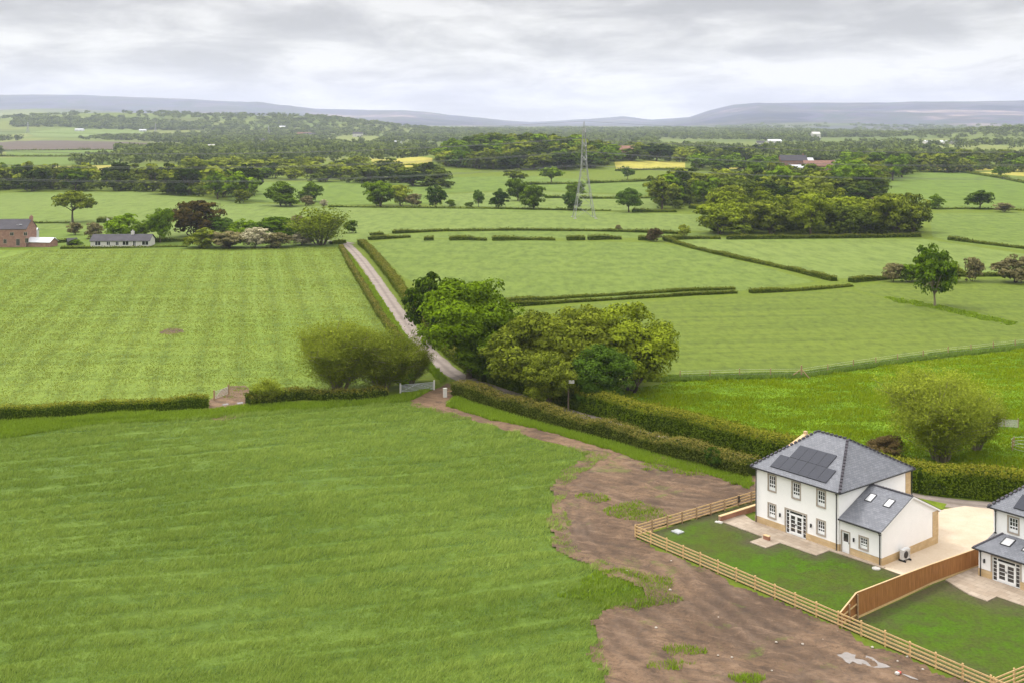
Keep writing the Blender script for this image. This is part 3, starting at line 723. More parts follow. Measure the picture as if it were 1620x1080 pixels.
def slope(mb, pts, th=.05, m=0):
    """one roof slope: eave points first (2), then ridge points; uv in metres along and up the slope"""
    p = [np.array(q, float) for q in pts]; e = p[1]-p[0]; e = e/np.linalg.norm(e)
    n = np.cross(p[1]-p[0], p[2]-p[0]); n /= np.linalg.norm(n); up = np.cross(n, e)
    mb.face(p, uv=[((q-p[0])@e, (q-p[0])@up) for q in p], m=m)
def hip_roof(root, x0, x1, y0, y1, ze, zr, rx0, rx1, ry, oh=.3, pipes=()):
    A, B, Cc, D = (x0-oh,y0-oh,ze),(x1+oh,y0-oh,ze),(x1+oh,y1+oh,ze),(x0-oh,y1+oh,ze)
    E_, G = (rx0,ry,zr),(rx1,ry,zr)
    mb = MB()
    slope(mb, [A,B,G,E_]); slope(mb, [B,Cc,G]); slope(mb, [Cc,D,E_,G]); slope(mb, [D,A,E_])
    mb.face([A,D,Cc,B])
    rf = mb.build('roof', M['slate'], root)
    ht = MB()
    def tiles(p, q, sp=.42):
        p = np.array(p, float); q = np.array(q, float); n = max(1, int(np.linalg.norm(q-p)/sp))
        for k in range(n):
            a = p+(q-p)*k/n; b = p+(q-p)*(k+.62)/n; ht.bar(a+(0,0,.04), b+(0,0,.07), .24, .11)
    tiles(B, G); tiles(A, E_); tiles(Cc, G); tiles(D, E_); tiles(E_, G)
    ht.build('ridge_tiles', M['far_roof'], rf)
    gu = MB(); t = .10
    for (p, q) in ((A,B),(B,Cc),(Cc,D),(D,A)):
        p = np.array(p); q = np.array(q); dr = (q-p)/np.linalg.norm(q-p); nn = np.array([dr[1],-dr[0],0])
        gu.bar(p+nn*.06-dr*.05+(0,0,-.05), q+nn*.06+dr*.05+(0,0,-.05), t, .10)
    gu.build('gutter', M['fascia'], root)
    sf = MB(); sf.box(x0-oh+.02, x1+oh-.02, y0-oh+.02, y1+oh-.02, ze-.16, ze-.012); sf.build('fascia', M['pvc'], root)
    return rf
def downpipe(root, x, y, z1, z0=.0, kick=(0,-.12)):
    mb = MB(); mb.tube([(x+kick[0]*2, y+kick[1]*2, z1+.12),(x, y, z1-.12),(x, y, z0)], .045, 8)
    mb.box(x-.08, x+.08, y-.06, y+.06, z1-.16, z1-.10)
    mb.box(x-.07, x+.07, y-.055, y+.055, z0, z0+.10)
    return mb.build('downpipe', M['black'], root)
def wall_lamp(root, x, z, y):
    mb = MB(); mb.box(x-.05, x+.05, y-.03, y, z-.13, z+.13); mb.tube([(x, y-.10, z-.16),(x, y-.10, z+.16)], .065, 10); mb.box(x-.02, x+.02, y-.08, y-.03, z-.03, z+.03)
    return mb.build('wall_lamp', M['black'], root)
def solar(root, x0, x1, y0, y1, zfun, rows):
    for (n, xa, ya, yb, w) in rows:
        for k in range(n):
            a = xa+k*w+.012; b = xa+(k+1)*w-.012
            p = [np.array((x, y, zfun(y)+dz)) for dz in (.03, .09) for (x, y) in ((a,ya),(b,ya),(b,yb),(a,yb))]
            mb = MB()
            for q in ((0,1,5,4),(1,2,6,5),(2,3,7,6),(3,0,4,7),(0,3,2,1)): mb.face([p[i] for i in q], m=1)
            mb.face([p[4],p[5],p[6],p[7]], uv=[(0,0),(b-a,0),(b-a,(yb-ya)*1.13),(0,(yb-ya)*1.13)], m=0)
            mb.build('solar_panel', [M['panel'], M['black']], root)

def house_block(root, w, d, ze, holes, plinth=.66):
    wl = MB(); hs = holes
    wall_plane(wl, 0, w, plinth, ze, hs)
    wl.face([(w,0,plinth),(w,d,plinth),(w,d,ze),(w,0,ze)]); wl.face([(w,d,plinth),(0,d,plinth),(0,d,ze),(w,d,ze)]); wl.face([(0,d,plinth),(0,0,plinth),(0,0,ze),(0,d,ze)])
    wl.build('wall', M['render'], root)
    pl = MB(); e = .03
    wall_plane(pl, -e, w+e, 0, plinth, hs, -e, .17)
    for q in ([(w+e,-e),(w+e,d+e)],[(w+e,d+e),(-e,d+e)],[(-e,d+e),(-e,-e)]):
        (a,b),(c,f) = q; L = math.hypot(c-a, f-b); pl.face([(a,b,0),(c,f,0),(c,f,plinth),(a,b,plinth)], uv=[(0,0),(L,0),(L,plinth),(0,plinth)])
    pl.face([(-e,-e,plinth),(w+e,-e,plinth),(w+e,0,plinth),(-e,0,plinth)]); pl.face([(w,-e,plinth),(w+e,-e,plinth),(w+e,d+e,plinth),(w,d+e,plinth)])
    pl.build('plinth', M['plinth'], root)

def house_one():
    r = empty('detached_house', (O[0], O[1], 0), TH)
    tag(r, 'white rendered house with a slate hipped roof, ten solar panels and a single-storey side wing', 'house')
    W, Dp = 9.2, 10.75
    wins = [(1.42,2.46,3.31,4.94),(4.12,5.18,3.33,4.94),(6.82,7.88,3.33,4.94),(1.42,2.44,.86,2.29),(6.82,7.86,.86,2.29)]
    fd = (3.36,5.86,2.32)
    house_block(r, W, Dp, 5.2, [hole(*w) for w in wins]+[(fd[0]+.12, fd[1]-.12, 0, fd[2]-.12)])
    for w in wins: sash_window(r, *w)
    french_door(r, *fd)
    hip_roof(r, 0, W, 0, Dp, 5.22, 8.19, 4.6-1.66, 4.6+1.66, 5.38)
    tn = (8.19-5.22)/(5.38+.3); zf = lambda y: 5.22+(y+.3)*tn
    solar(r, 0, 0, 0, 0, zf, [(6,1.55,.20,1.70,1.023),(4,2.57,1.73,3.25,1.023)])
    wall_lamp(r, 2.88, 1.48, 0); wall_lamp(r, 6.30, 1.48, 0)
    downpipe(r, .14, -.09, 5.05); downpipe(r, 9.0, -.09, 5.05)
    mb = MB(); mb.box(W, W+.035, 10.02, 10.82, .66, 5.04); mb.box(8.5, W, 10.75, 10.785, .66, 5.04); mb.build('quoin_strip', M['plinth'], r)
    downpipe(r, W+.1, 10.9, 5.05, 0, (.06,.06))
    # stone gable on the far flank, its coping showing over the hip
    mb = MB(); xa, xb = -.28, -.03
    A_ = [(5.1,0),(5.1,6.05),(7.6,6.8),(10.1,6.05),(10.1,0)]
    mb.face([(xa,y,z) for y, z in A_]); mb.face([(xb,y,z) for y, z in A_[::-1]])
    for (y0_, z0_), (y1_, z1_) in zip(A_, A_[1:]): mb.face([(xa,y0_,z0_),(xb,y0_,z0_),(xb,y1_,z1_),(xa,y1_,z1_)])
    mb.build('side_gable', M['plinth'], r)
    mb = MB(); mb.bar((-.155,4.9,6.05),(-.155,7.6,6.88),.36,.10); mb.bar((-.155,7.6,6.88),(-.155,10.3,6.05),.36,.10); mb.box(-.3,0,7.45,7.75,6.9,7.15); mb.build('coping', M['capping'], r)
    # side wing
    x0, x1, y0, y1, ze, zr, yr = 9.2, 13.35, .14, 8.56, 2.95, 4.88, 4.55
    door = (9.30,10.26,0.02,1.96); win = (11.08,12.10,.83,2.02)
    wl = MB(); pl = MB()
    hs = [(door[0]+.1, door[1]-.1, 0, door[3]-.1), hole(*win)]
    wall_plane(wl, x0, x1, .66, ze, hs, y0)
    gz = lambda y: ze+(zr-ze)*(1-abs(y-yr)/(yr-y0 if y < yr else y1-yr))
    wl.face([(x1,y0,.66),(x1,y1,.66),(x1,y1,ze),(x1,yr,zr),(x1,y0,ze)]); wl.face([(x1,y1,.66),(x0,y1,.66),(x0,y1,ze),(x1,y1,ze)])
    wl.build('wing_wall', M['render'], r)
    wall_plane(pl, x0+.035, x1+.03, 0, .66, hs, y0-.03, .17)
    pl.face([(x1+.03,y0-.03,0),(x1+.03,y1,0),(x1+.03,y1,.78),(x1+.03,y0-.03,.66)], uv=[(0,0),(8.4,0),(8.4,.78),(0,.66)]); pl.face([(x1+.03,y0-.03,.66),(x1+.03,y1,.78),(x1,y1,.78),(x1,y0-.03,.66)])
    pl.box(x1, x1+.04, 7.72, 8.6, .7, 2.93)
    pl.build('plinth', M['plinth'], r)
    # wing roof
    mb = MB(); oe, og = .28, .14
    sl = (zr-ze)/(yr-y0); zlo = ze-oe*sl+.12; zhi = zr+.12; sl2 = (zr-ze)/(y1-yr); zlo2 = ze-oe*sl2+.12
    slope(mb, [(x0+.04,y0-oe,zlo),(x1+og,y0-oe,zlo),(x1+og,yr,zhi),(x0+.04,yr,zhi)]); slope(mb, [(x1+og,y1+oe,zlo2),(x0+.04,y1+oe,zlo2),(x0+.04,yr,zhi),(x1+og,yr,zhi)])
    mb.face([(x0+.04,yr,zhi-.1),(x1+og,yr,zhi-.1),(x1+og,y0-oe,zlo-.1),(x0+.04,y0-oe,zlo-.1)]); mb.face([(x1+og,yr,zhi-.1),(x0+.04,yr,zhi-.1),(x0+.04,y1+oe,zlo2-.1),(x1+og,y1+oe,zlo2-.1)])
    mb.face([(x1+og,y0-oe,zlo-.1),(x1+og,yr,zhi-.1),(x1+og,yr,zhi),(x1+og,y0-oe,zlo)]); mb.face([(x1+og,yr,zhi-.1),(x1+og,y1+oe,zlo2-.1),(x1+og,y1+oe,zlo2),(x1+og,yr,zhi)])
    rf = mb.build('wing_roof', M['slate'], r)
    rt = MB(); n = 13
    for k in range(n):
        a = x0+.1+(x1-x0)*k/n; rt.bar((a,yr,zhi+.03),(a+.29,yr,zhi+.04),.22,.08)
    rt.build('ridge_tiles', M['far_roof'], rf)
    bb = MB(); bb.bar((x1+og+.015,y0-oe,zlo-.07),(x1+og+.015,yr,zhi-.07),.03,.16); bb.bar((x1+og+.015,yr,zhi-.07),(x1+og+.015,y1+oe,zlo2-.07),.03,.16)
    bb.box(x0+.04, x1+og, y1+oe-.12, y1+oe, zlo2-.17, zlo2-.11)
    bb.build('bargeboard', M['pvc'], r)
    gu = MB(); gu.box(x0+.04, x1+og, y0-oe-.10, y0-oe, zlo-.12, zlo-.01); gu.bar((x1+og+.02,y0-oe,zlo+.02),(x1+og+.02,yr,zhi+.02),.05,.04); gu.bar((x1+og+.02,yr,zhi+.02),(x1+og+.02,y1+oe,zlo2+.02),.05,.04); gu.build('gutter', M['fascia'], r)
    for xa in (9.98, 11.82):
        f2 = MB(); zz = lambda y: ze+.12+(y-y0)*sl
        ya, yb, xb = 2.58, 3.50, xa+.62
        f2.bar((xa,ya,zz(ya)+.03),(xb,ya,zz(ya)+.03),.07,.07); f2.bar((xa,yb,zz(yb)+.03),(xb,yb,zz(yb)+.03),.07,.07); f2.bar((xa,ya,zz(ya)+.03),(xa,yb,zz(yb)+.03),.07,.07); f2.bar((xb,ya,zz(ya)+.03),(xb,yb,zz(yb)+.03),.07,.07)
        fo = f2.build('rooflight', M['fascia'], rf)
        g2 = MB(); g2.face([(xa,ya,zz(ya)+.045),(xb,ya,zz(ya)+.045),(xb,yb,zz(yb)+.045),(xa,yb,zz(yb)+.045)]); g2.build('glass', M['sky_tint_glass'], fo)
    # wing door and window
    a, b, d_ = door[0]+.1, door[1]-.1, door[3]-.1; yf = y0+.05
    dm = MB(); dm.box(a, a+.12, yf, yf+.06, .05, d_); dm.box(b-.12, b, yf, yf+.06, .05, d_); dm.box(a+.12, b-.12, yf, yf+.06, d_-.13, d_); dm.box(a+.12, b-.12, yf, yf+.06, .05, 1.0)
    dm.box(a+.2, b-.2, yf-.012, yf, .2, .85)
    do = dm.build('door', M['pvc'], r)
    g = MB(); g.face([(a,yf+.045,.9),(b,yf+.045,.9),(b,yf+.045,d_),(a,yf+.045,d_)]); g.build('glass', M['glass'], do)
    h_ = MB(); h_.box(b-.09, b-.05, yf-.05, yf, .9, 1.05); h_.build('handle', M['black'], do)
    st = MB(); st.box(door[0], a, y0-.035, y0+.05, 0, door[3]); st.box(b, door[1], y0-.035, y0+.05, 0, door[3]); st.box(a, b, y0-.035, y0+.05, d_, door[3]); st.build('surround', M['stone_trim'], do)
    sash_window(r, *win, y=y0, rows=3)
    wall_lamp(r, 10.64, 1.45, y0)
    downpipe(r, 13.22, y0-.10, 2.72)
    return r
house_one()

def house_two():
    q = S(19.3, 7.16)
    r = empty('detached_house', (q[0], q[1], 0), TH)
    tag(r, 'second white house at the picture edge with a lean-to garden room beside the plank fence', 'house')
    W, Dp = 9.2, 10.75
    wins = [(1.18,2.24,3.33,4.80),(4.12,5.18,3.33,4.80),(6.82,7.88,3.33,4.80)]
    house_block(r, W, Dp, 5.12, [hole(*w) for w in wins])
    for w in wins: sash_window(r, *w)
    hip_roof(r, 0, W, 0, Dp, 5.14, 8.1, 4.6-1.66, 4.6+1.66, 5.38)
    tn = (8.1-5.14)/5.68; zf = lambda y: 5.14+(y+.3)*tn
    solar(r, 0, 0, 0, 0, zf, [(6,1.6,.17,1.67,1.023),(4,2.62,1.70,3.2,1.023)])
    downpipe(r, .22, -.09, 5.0, 3.0)
    # garden room
    x0, x1, y0, ze, zt = .1, 9.0, -2.5, 2.33, 3.12
    fd = (1.14,3.72,2.12)
    wl = MB(); pl = MB(); hs = [(fd[0]+.12, fd[1]-.12, 0, fd[2]-.12)]
    wall_plane(wl, x0, x1, .70, ze, hs, y0); wl.face([(x0,0,.7),(x0,y0,.7),(x0,y0,ze),(x0,0,zt)]); wl.face([(x1,y0,.7),(x1,0,.7),(x1,0,zt),(x1,y0,ze)])
    wl.build('garden_room_wall', M['render'], r)
    wall_plane(pl, x0-.03, x1+.03, 0, .70, hs, y0-.03, .17); pl.face([(x0-.03,0,0),(x0-.03,y0-.03,0),(x0-.03,y0-.03,.7),(x0-.03,0,.7)])
    pl.build('plinth', M['plinth'], r)
    sub = french_door_at(r, fd, y0)
    mb = MB(); oe = .3; zl = ze+.02
    slope(mb, [(x0-oe,y0-oe,zl),(x1+oe,y0-oe,zl),(x1-.9,-.02,zt+.05),(x0+.75,-.02,zt+.05)]); slope(mb, [(x0-oe,-.02,zl),(x0-oe,y0-oe,zl),(x0+.75,-.02,zt+.05)])
    mb.face([(x0-oe,y0-oe,zl-.01),(x0-oe,-.02,zl-.01),(x1+oe,-.02,zl-.01),(x1+oe,y0-oe,zl-.01)])
    rf = mb.build('garden_room_roof', M['slate'], r)
    rt = MB(); p, q2 = np.array((x0-oe,y0-oe,zl+.03)), np.array((x0+.75,-.02,zt+.08))
    for k in range(9): rt.bar(p+(q2-p)*k/9, p+(q2-p)*(k+.9)/9, .18, .06)
    rt.build('ridge_tiles', M['far_roof'], rf)
    gu = MB(); gu.box(x0-oe, x1+oe, y0-oe-.1, y0-oe, zl-.11, zl); gu.box(x0-oe-.1, x0-oe, y0-oe-.1, 0, zl-.11, zl); gu.build('gutter', M['fascia'], r)
    sf = MB(); sf.box(x0-oe+.02, x1+oe-.02, y0-oe+.02, -.02, zl-.16, zl-.03); sf.build('fascia', M['pvc'], r)
    sl = (zt+.05-zl)/(-.02-(y0-oe)); zz = lambda y: zl+(y-(y0-oe))*sl
    for xa in (1.35, 3.15):
        xb = xa+.8; ya, yb = -1.45, -.45
        f2 = MB(); f2.bar((xa,ya,zz(ya)+.03),(xb,ya,zz(ya)+.03),.07,.07); f2.bar((xa,yb,zz(yb)+.03),(xb,yb,zz(yb)+.03),.07,.07); f2.bar((xa,ya,zz(ya)+.03),(xa,yb,zz(yb)+.03),.07,.07); f2.bar((xb,ya,zz(ya)+.03),(xb,yb,zz(yb)+.03),.07,.07)
        fo = f2.build('rooflight', M['fascia'], rf)
        g2 = MB(); g2.face([(xa,ya,zz(ya)+.045),(xb,ya,zz(ya)+.045),(xb,yb,zz(yb)+.045),(xa,yb,zz(yb)+.045)]); g2.build('glass', M['sky_tint_glass'], fo)
    wall_lamp(r, .62, 1.42, y0); downpipe(r, .30, y0-.1, 2.22)
    return r
def french_door_at(r, fd, y): return french_door(r, *fd, y=y)
house_two()

# heat pump beside the wing
q = S(13.85, 2.75); t = empty('heat_pump', (q[0], q[1], .045), TH+R(90))
tag(t, 'pale grey air source heat pump on black feet beside the white gable wall', 'heat pump')
mb = MB(); mb.box(-.5, .5, -.17, .17, .16, .96); mb.box(-.52, .52, -.19, .19, .94, .99); mb.build('casing', M['hp_case'], t)
mb = MB(); mb.tube([(-.12,-.178,.56),(-.12,-.20,.56)], .30, 20); mb.build('fan_grille', M['black'], t)
mb = MB(); mb.box(.26, .46, -.178, -.17, .3, .8); mb.build('service_panel', M['concrete'], t)
for xx in (-.38, .38):
    mb = MB(); mb.box(xx-.06, xx+.06, -.34, .34, .0, .12); mb.box(xx-.04, xx+.04, -.2, .2, .12, .16); mb.build('foot', M['rubber'], t)
for k, (u_, v_, lab) in enumerate(((13.45,-.80,'round pale drain cover in the turf at the wing corner'),)):
    q = S(u_, v_); mb = MB(); mb.tube([(0,0,0),(0,0,.09)], .34, 20); mb.tube([(0,0,.09),(0,0,.105)], .27, 20)
    tag(mb.build('drain_cover', M['concrete'], None, False, (q[0], q[1], .04)), lab, 'drain cover')
q = P(1072,842); mb = MB(); mb.box(-.45,.45,-.4,.4,0,.1); mb.box(-.32,.32,-.28,.28,.1,.13)
tag(mb.build('inspection_cover', M['steel'], None, False, (q[0], q[1], .05), TH), 'square grey inspection cover on the lawn near the fence corner', 'drain cover')
def low_wall(pts, h, label):
    t = empty('brick_wall', (O[0], O[1], 0), TH); tag(t, label, 'wall')
    mb = MB(); cp = MB()
    for (a, b) in zip(pts, pts[1:]): mb.bar((*a, h/2+.0),(*b, h/2), .22, h); cp.bar((*a, h+.03),(*b, h+.03), .32, .06)
    mb.build('brickwork', M['brick'], t); cp.build('coping', M['capping'], t)
low_wall([(-2.05,-2.65),(-2.05,3.2)], .52, 'low red brick retaining wall at the patio end beside the lawn')
low_wall([(3.35,-2.85),(3.98,-2.85)], .42, 'short red brick wall beside the sunken patio step')
mb = MB(); q = S(-1.9,-2.9); mb.box(-.35,.35,-.18,.18,0,.07); mb.box(-.1,.3,-.12,.14,.07,.13)
tag(mb.build('paving_offcut', M['white_paint'], None, False, (q[0], q[1], .05), TH+.3), 'pale paving offcuts left at the end of the low brick wall', 'paving')

# ---------------------------------------------------------------- fences of the plot
def post_rail(name, a, b, label, sp=1.8, h=1.1, rails=4, mats=('softwood','softwood'), side=-1, skip=()):
    a = np.array(a, float); b = np.array(b, float); d = b-a; Ln = np.linalg.norm(d)
    t = empty(name, (a[0], a[1], 0), math.atan2(d[1], d[0])); tag(t, label, 'fence')
    n = int(round(Ln/sp))
    for k in range(n+1):
        x = Ln*k/n; mb = MB(); mb.box(x-.055, x+.055, -.05, .05, 0, h+.06+random.uniform(-.02,.03)); mb.build('post', M[mats[0]], t)
    for k in range(rails):
        z = .22+(h-.27)*k/(rails-1); mb = MB()
        for j in range(0, n, 2):
            xa = Ln*j/n; xb = Ln*min(j+2, n)/n; dz = random.uniform(-.015,.015)
            mb.bar((xa+.01, side*.072, z+dz),(xb-.01, side*.072, z+random.uniform(-.015,.015)), .045, .10)
        mb.build('rail', M[mats[1]], t)
    return t, Ln
post_rail('rail_fence', S(-4.05,-11.55), S(32,-12.6), 'long four-rail pale timber fence between the lawns and the bare soil', 1.95)
t, Ln = post_rail('rail_fence', S(-4.0,-11.4), S(-3.55,5.6), 'shorter timber rail fence running from the fence corner to the white house', 1.95, mats=('softwood_old','softwood'), side=1)
mb = MB(); mb.box(13.2,13.3,-.14,-.03,.5,1.15); mb.box(13.05,13.45,-.15,-.12,.6,.68); mb.box(13.05,13.45,-.15,-.12,.95,1.03); mb.build('latch', M['black'], t)
post_rail('rail_fence', S(30.2,-12.55), S(31.4,-2), 'timber rail fence of the far lawn at the picture corner', 1.95)
def plank_fence():
    pts = [(18.15,-12.2),(18.05,-10.1),(18.0,-3.2),(17.95,.3),(18.35,6.55)]
    t = empty('plank_fence', (O[0], O[1], 0), TH); tag(t, 'tall orange-brown closeboard fence with a pale capping between the two lawns', 'fence')
    s = 0; tops = [1.12,1.95,1.75,1.60,1.55]
    for i in range(1, len(pts)-1):
        a, b = pts[i], pts[i+1]; L_ = math.dist(a, b); za, zb = tops[i], tops[i+1]; mb = MB()
        for x in (-.02, .02):
            q = [(a[0]+x,a[1],.18),(b[0]+x,b[1],.18),(b[0]+x,b[1],zb),(a[0]+x,a[1],za)]
            mb.face(q if x > 0 else q[::-1], uv=([(s,0),(s+L_,0),(s+L_,zb),(s,za)] if x > 0 else [(s,za),(s+L_,zb),(s+L_,0),(s,0)]))
        mb.build('board_panel', M['boards'], t); s += L_
        mb = MB(); mb.bar((*a, za+.02),(*b, zb+.02), .10, .045); mb.build('capping', M['capping'], t)
        mb = MB(); mb.bar((*a, .09),(*b, .09), .05, .17); mb.build('gravel_board', M['softwood'], t)
        n = max(1, int(L_/1.9))
        for k in range(n+1):
            x = a[0]+(b[0]-a[0])*k/n; y = a[1]+(b[1]-a[1])*k/n; mb = MB(); z_ = za+(zb-za)*k/n
            mb.box(x-.13, x-.03, y-.05, y+.05, 0, z_-.02); mb.build('post', M['softwood_old'], t)
    a, b = pts[0], pts[1]
    mb = MB()
    q = [(a[0]-.02,a[1],.1),(b[0]-.02,b[1],.1),(b[0]-.02,b[1],1.93),(a[0]-.02,a[1],1.05)]
    mb.face(q, uv=[(0,0),(2,0),(2,1.9),(0,1)]); mb.face([(x-.03,y,z) for x,y,z in q][::-1], uv=[(0,1),(2,1.9),(2,0),(0,0)]); mb.build('board_panel', M['boards'], t)
    mb = MB(); mb.bar((*a,1.09),(*b,1.97),.10,.045); mb.build('capping', M['capping'], t)
    for z0, z1 in ((.3,.35),(.75,1.15)):
        mb = MB(); mb.bar((a[0]+.05,a[1],z0),(b[0]+.05,b[1],z1),.06,.09); mb.build('rail', M['softwood'], t)
    for (p, z_) in ((a,1.05),((18.1,-11.2),1.45),(b,1.9)):
        mb = MB(); mb.box(p[0]+.08, p[0]+.18, p[1]-.05, p[1]+.05, 0, z_); mb.build('post', M['softwood_old'], t)
plank_fence()
# loose stones and litter on the soil
def pebble(seed, r):
    bm = bmesh.new(); bmesh.ops.create_icosphere(bm, subdivisions=2, radius=r)
    for v in bm.verts:
        k = 1+.55*(fbm(v.co.x*5/r*.2+seed, v.co.y*5/r*.2+v.co.z*3, seed)-.5); v.co *= k; v.co.z *= .6
    me = bpy.data.meshes.new('loose_stone'); bm.to_mesh(me); bm.free(); me.materials.append(M['stone_pale']); return me
pm = [pebble(k, .10) for k in range(3)]
for k, (a, b) in enumerate(((1221,1062),(1137,978),(1158,1041),(1136,1038),(1038,994),(1228,1017),(1420,1047),(1060,934),(992,904),(1062,888),(1302,1013),(1270,1020),(1460,1060),(1325,1000),(1380,1025),(1435,1040))):
    q = P(a, b); o = link(pm[k % 3], 'loose_stone', None, (q[0], q[1], .1)); o.rotation_euler = (0,0,k*1.3); sc_ = .7+.5*((k*37) % 10)/10; o.scale = (sc_, sc_, sc_)
    tag(o, 'pale loose stone lying on the bare brown soil', 'stone', 'pale stones on the bare soil')
q = P(1421,1067); t = empty('litter_carton', (q[0], q[1], .1), .6); tag(t, 'crumpled red and white carton lying by the rail fence', 'litter')
mb = MB(); mb.box(-.22,.0,-.12,.12,0,.12); mb.build('body', M['white_paint'], t); mb = MB(); mb.box(0,.2,-.11,.11,0,.11); mb.build('flap', M['red_card'], t)
# ---------------------------------------------------------------- vegetation
def unit(v): return v/(np.linalg.norm(v, axis=-1, keepdims=True)+1e-9)
def leaf_quads(c, n, a, b, g):
    """rhombic leaf sprays: centres c, normals n, half length a, half width b"""
    r = unit(g.normal(size=c.shape)); t = unit(np.cross(n, r)); s = np.cross(n, t)
    a = a[:,None]; b = b[:,None]
    return np.stack([c+t*a, c+s*b, c-t*a, c-s*b], 1)
def tube_quads(pts, rad, n=6):
    mb = MB(); mb.tube(pts, rad, n, cap=False)
    v = np.array(mb.v); return np.array([[v[i] for i in f] for f in mb.f])

SHAPES = {   # centre height, vertical radius, clump radius range, lower cut, shell bias
    'round': (.54,.46,(.14,.23),-.78,.70), 'tall': (.53,.47,(.13,.22),-.85,.66), 'flat': (.62,.36,(.14,.22),-.5,.75),
    'shrub': (.46,.50,(.14,.25),-.95,.70), 'soft': (.47,.46,(.08,.17),-.95,.45), 'lollipop': (.62,.38,(.12,.20),-1,.62),
}
def crown_data(shape, clumps, per, leaf, seed):
    g = np.random.default_rng(seed); cz, rz, (c0, c1), cut, bias = SHAPES[shape]
    cs = []; rs = []
    if shape == 'soft' or clumps < 18:
        while len(cs) < clumps:
            d = unit(g.normal(size=3)); q = bias+(1-bias)*.75*g.random() if g.random() < .8 else g.random()*.6
            if d[2] < cut: continue
            k = .5*(.78+.22*g.random())
            cs.append(np.array([d[0]*k*q, d[1]*k*q, cz+d[2]*rz*q*.82])); rs.append(c0+(c1-c0)*g.random())
    else:
        # main limbs carry lobes, lobes carry leaf clumps
        nl = 13+int(g.integers(0, 5)); lob = [(np.array([g.normal()*.04, g.normal()*.04, cz+rz*.50]), .24), (np.array([0, 0, cz-rz*.15]), .26)]
        for k in range(nl):
            lr = g.uniform(.16, .26); az = k*2.399+g.normal()*.3; e = max(cut, -.95+1.75*((k*.618+.3) % 1.0)); ce = math.sqrt(max(0, 1-e*e*.8))
            rr = max(.08, (.5-lr*.85))*ce*g.uniform(.84, 1.06); lob.append((np.array([math.cos(az)*rr, math.sin(az)*rr, cz+e*(rz-lr*.75)]), lr))
        w = np.array([l[1]**2 for l in lob]); w /= w.sum()
        while len(cs) < int(clumps*.36):
            d = unit(g.normal(size=3))
            if d[2] < cut: continue
            q = .5*g.uniform(.45, .90); cs.append(np.array([d[0]*q, d[1]*q, cz+d[2]*rz*q*1.75])); rs.append(g.uniform(.09, .15))
        for i in g.choice(len(lob), clumps-len(cs), p=w):
            c, lr = lob[i]; d = unit(g.normal(size=3))
            if d[2] < -.55: d[2] = -d[2]
            q = lr*g.uniform(.55, 1.0); cs.append(c+d*np.array([1,1,.85])*q); rs.append(lr*g.uniform(.34, .56))
    cs = np.array(cs); rs = np.array(rs)
    ct = g.random(len(cs))
    n = len(cs); ci = np.repeat(np.arange(n), per)
    d = unit(g.normal(size=(n*per, 3))); d[:,2] = np.where(d[:,2] < -.35, -d[:,2]*.6, d[:,2]); d = unit(d)
    rad = rs[ci]*(.68+.36*g.random(n*per)**.8)
    c = cs[ci]+d*rad[:,None]*np.array([1,1,.8]); keep = c[:,2] > .04; c = c[keep]; d = d[keep]; ci = ci[keep]
    nrm = unit(d+g.normal(size=d.shape)*.38+np.array([0,0,.2]))
    a = leaf*g.uniform(.5, 1.0, len(c))**1.0*np.where(g.random(len(c)) < .15, 1.6, 1.05); b = a*g.uniform(.45, .75, len(c))
    V4 = leaf_quads(c, nrm, a, b, g)
    tint = np.clip(.45*ct[ci]+.28*g.random(len(c))+.30*np.clip(d[:,2], -.3, 1), 0, 1)  # upward leaves painted lighter, undersides darker, as if lit from above
    return V4, tint, cs, rs
def trunk_data(shape, cs, seed, r0=.026, stems=1, spread=.05):
    g = np.random.default_rng(seed+500); out = []
    cz, rz = SHAPES[shape][:2]; fork = max(.1, cz-rz*.72)
    for s in range(stems):
        b = np.array([0,0,0.]) if stems == 1 else np.array([g.normal()*spread, g.normal()*spread, 0])
        tp = np.array([b[0]*1.8+g.normal()*.01, b[1]*1.8+g.normal()*.01, fork]); k = 1 if stems == 1 else .55
        out.append(tube_quads([b+(0,0,-.02), b+(0,0,.03), (b+tp)/2+(g.normal()*.006,g.normal()*.006,0), tp], [r0*1.5*k, r0*1.1*k, r0*.9*k, r0*.75*k]))
        idx = g.permutation(len(cs))[:9 if stems == 1 else 4]
        for i in idx:
            e = cs[i]; m = (tp+e)/2+np.array([0,0,.05])+g.normal(size=3)*.015
            out.append(tube_quads([tp, m, e], [r0*.55*k, r0*.34*k, r0*.10*k], 5))
            for q in range(2):
                e2 = m+(e-m)*.3+g.normal(size=3)*.10; out.append(tube_quads([m, (m+e2)/2+(0,0,.02), e2], [r0*.25*k, r0*.16*k, r0*.06*k], 4))
    return np.concatenate(out)
def norm_tree(V4, T):
    sx = np.percentile(np.abs(V4[:,:,0]), 97.5); sy = np.percentile(np.abs(V4[:,:,1]), 97.5); top = np.percentile(V4[:,:,2], 99.7)
    k = np.array([.5/sx, .5/sy, 1/top]); return V4*k, T*k
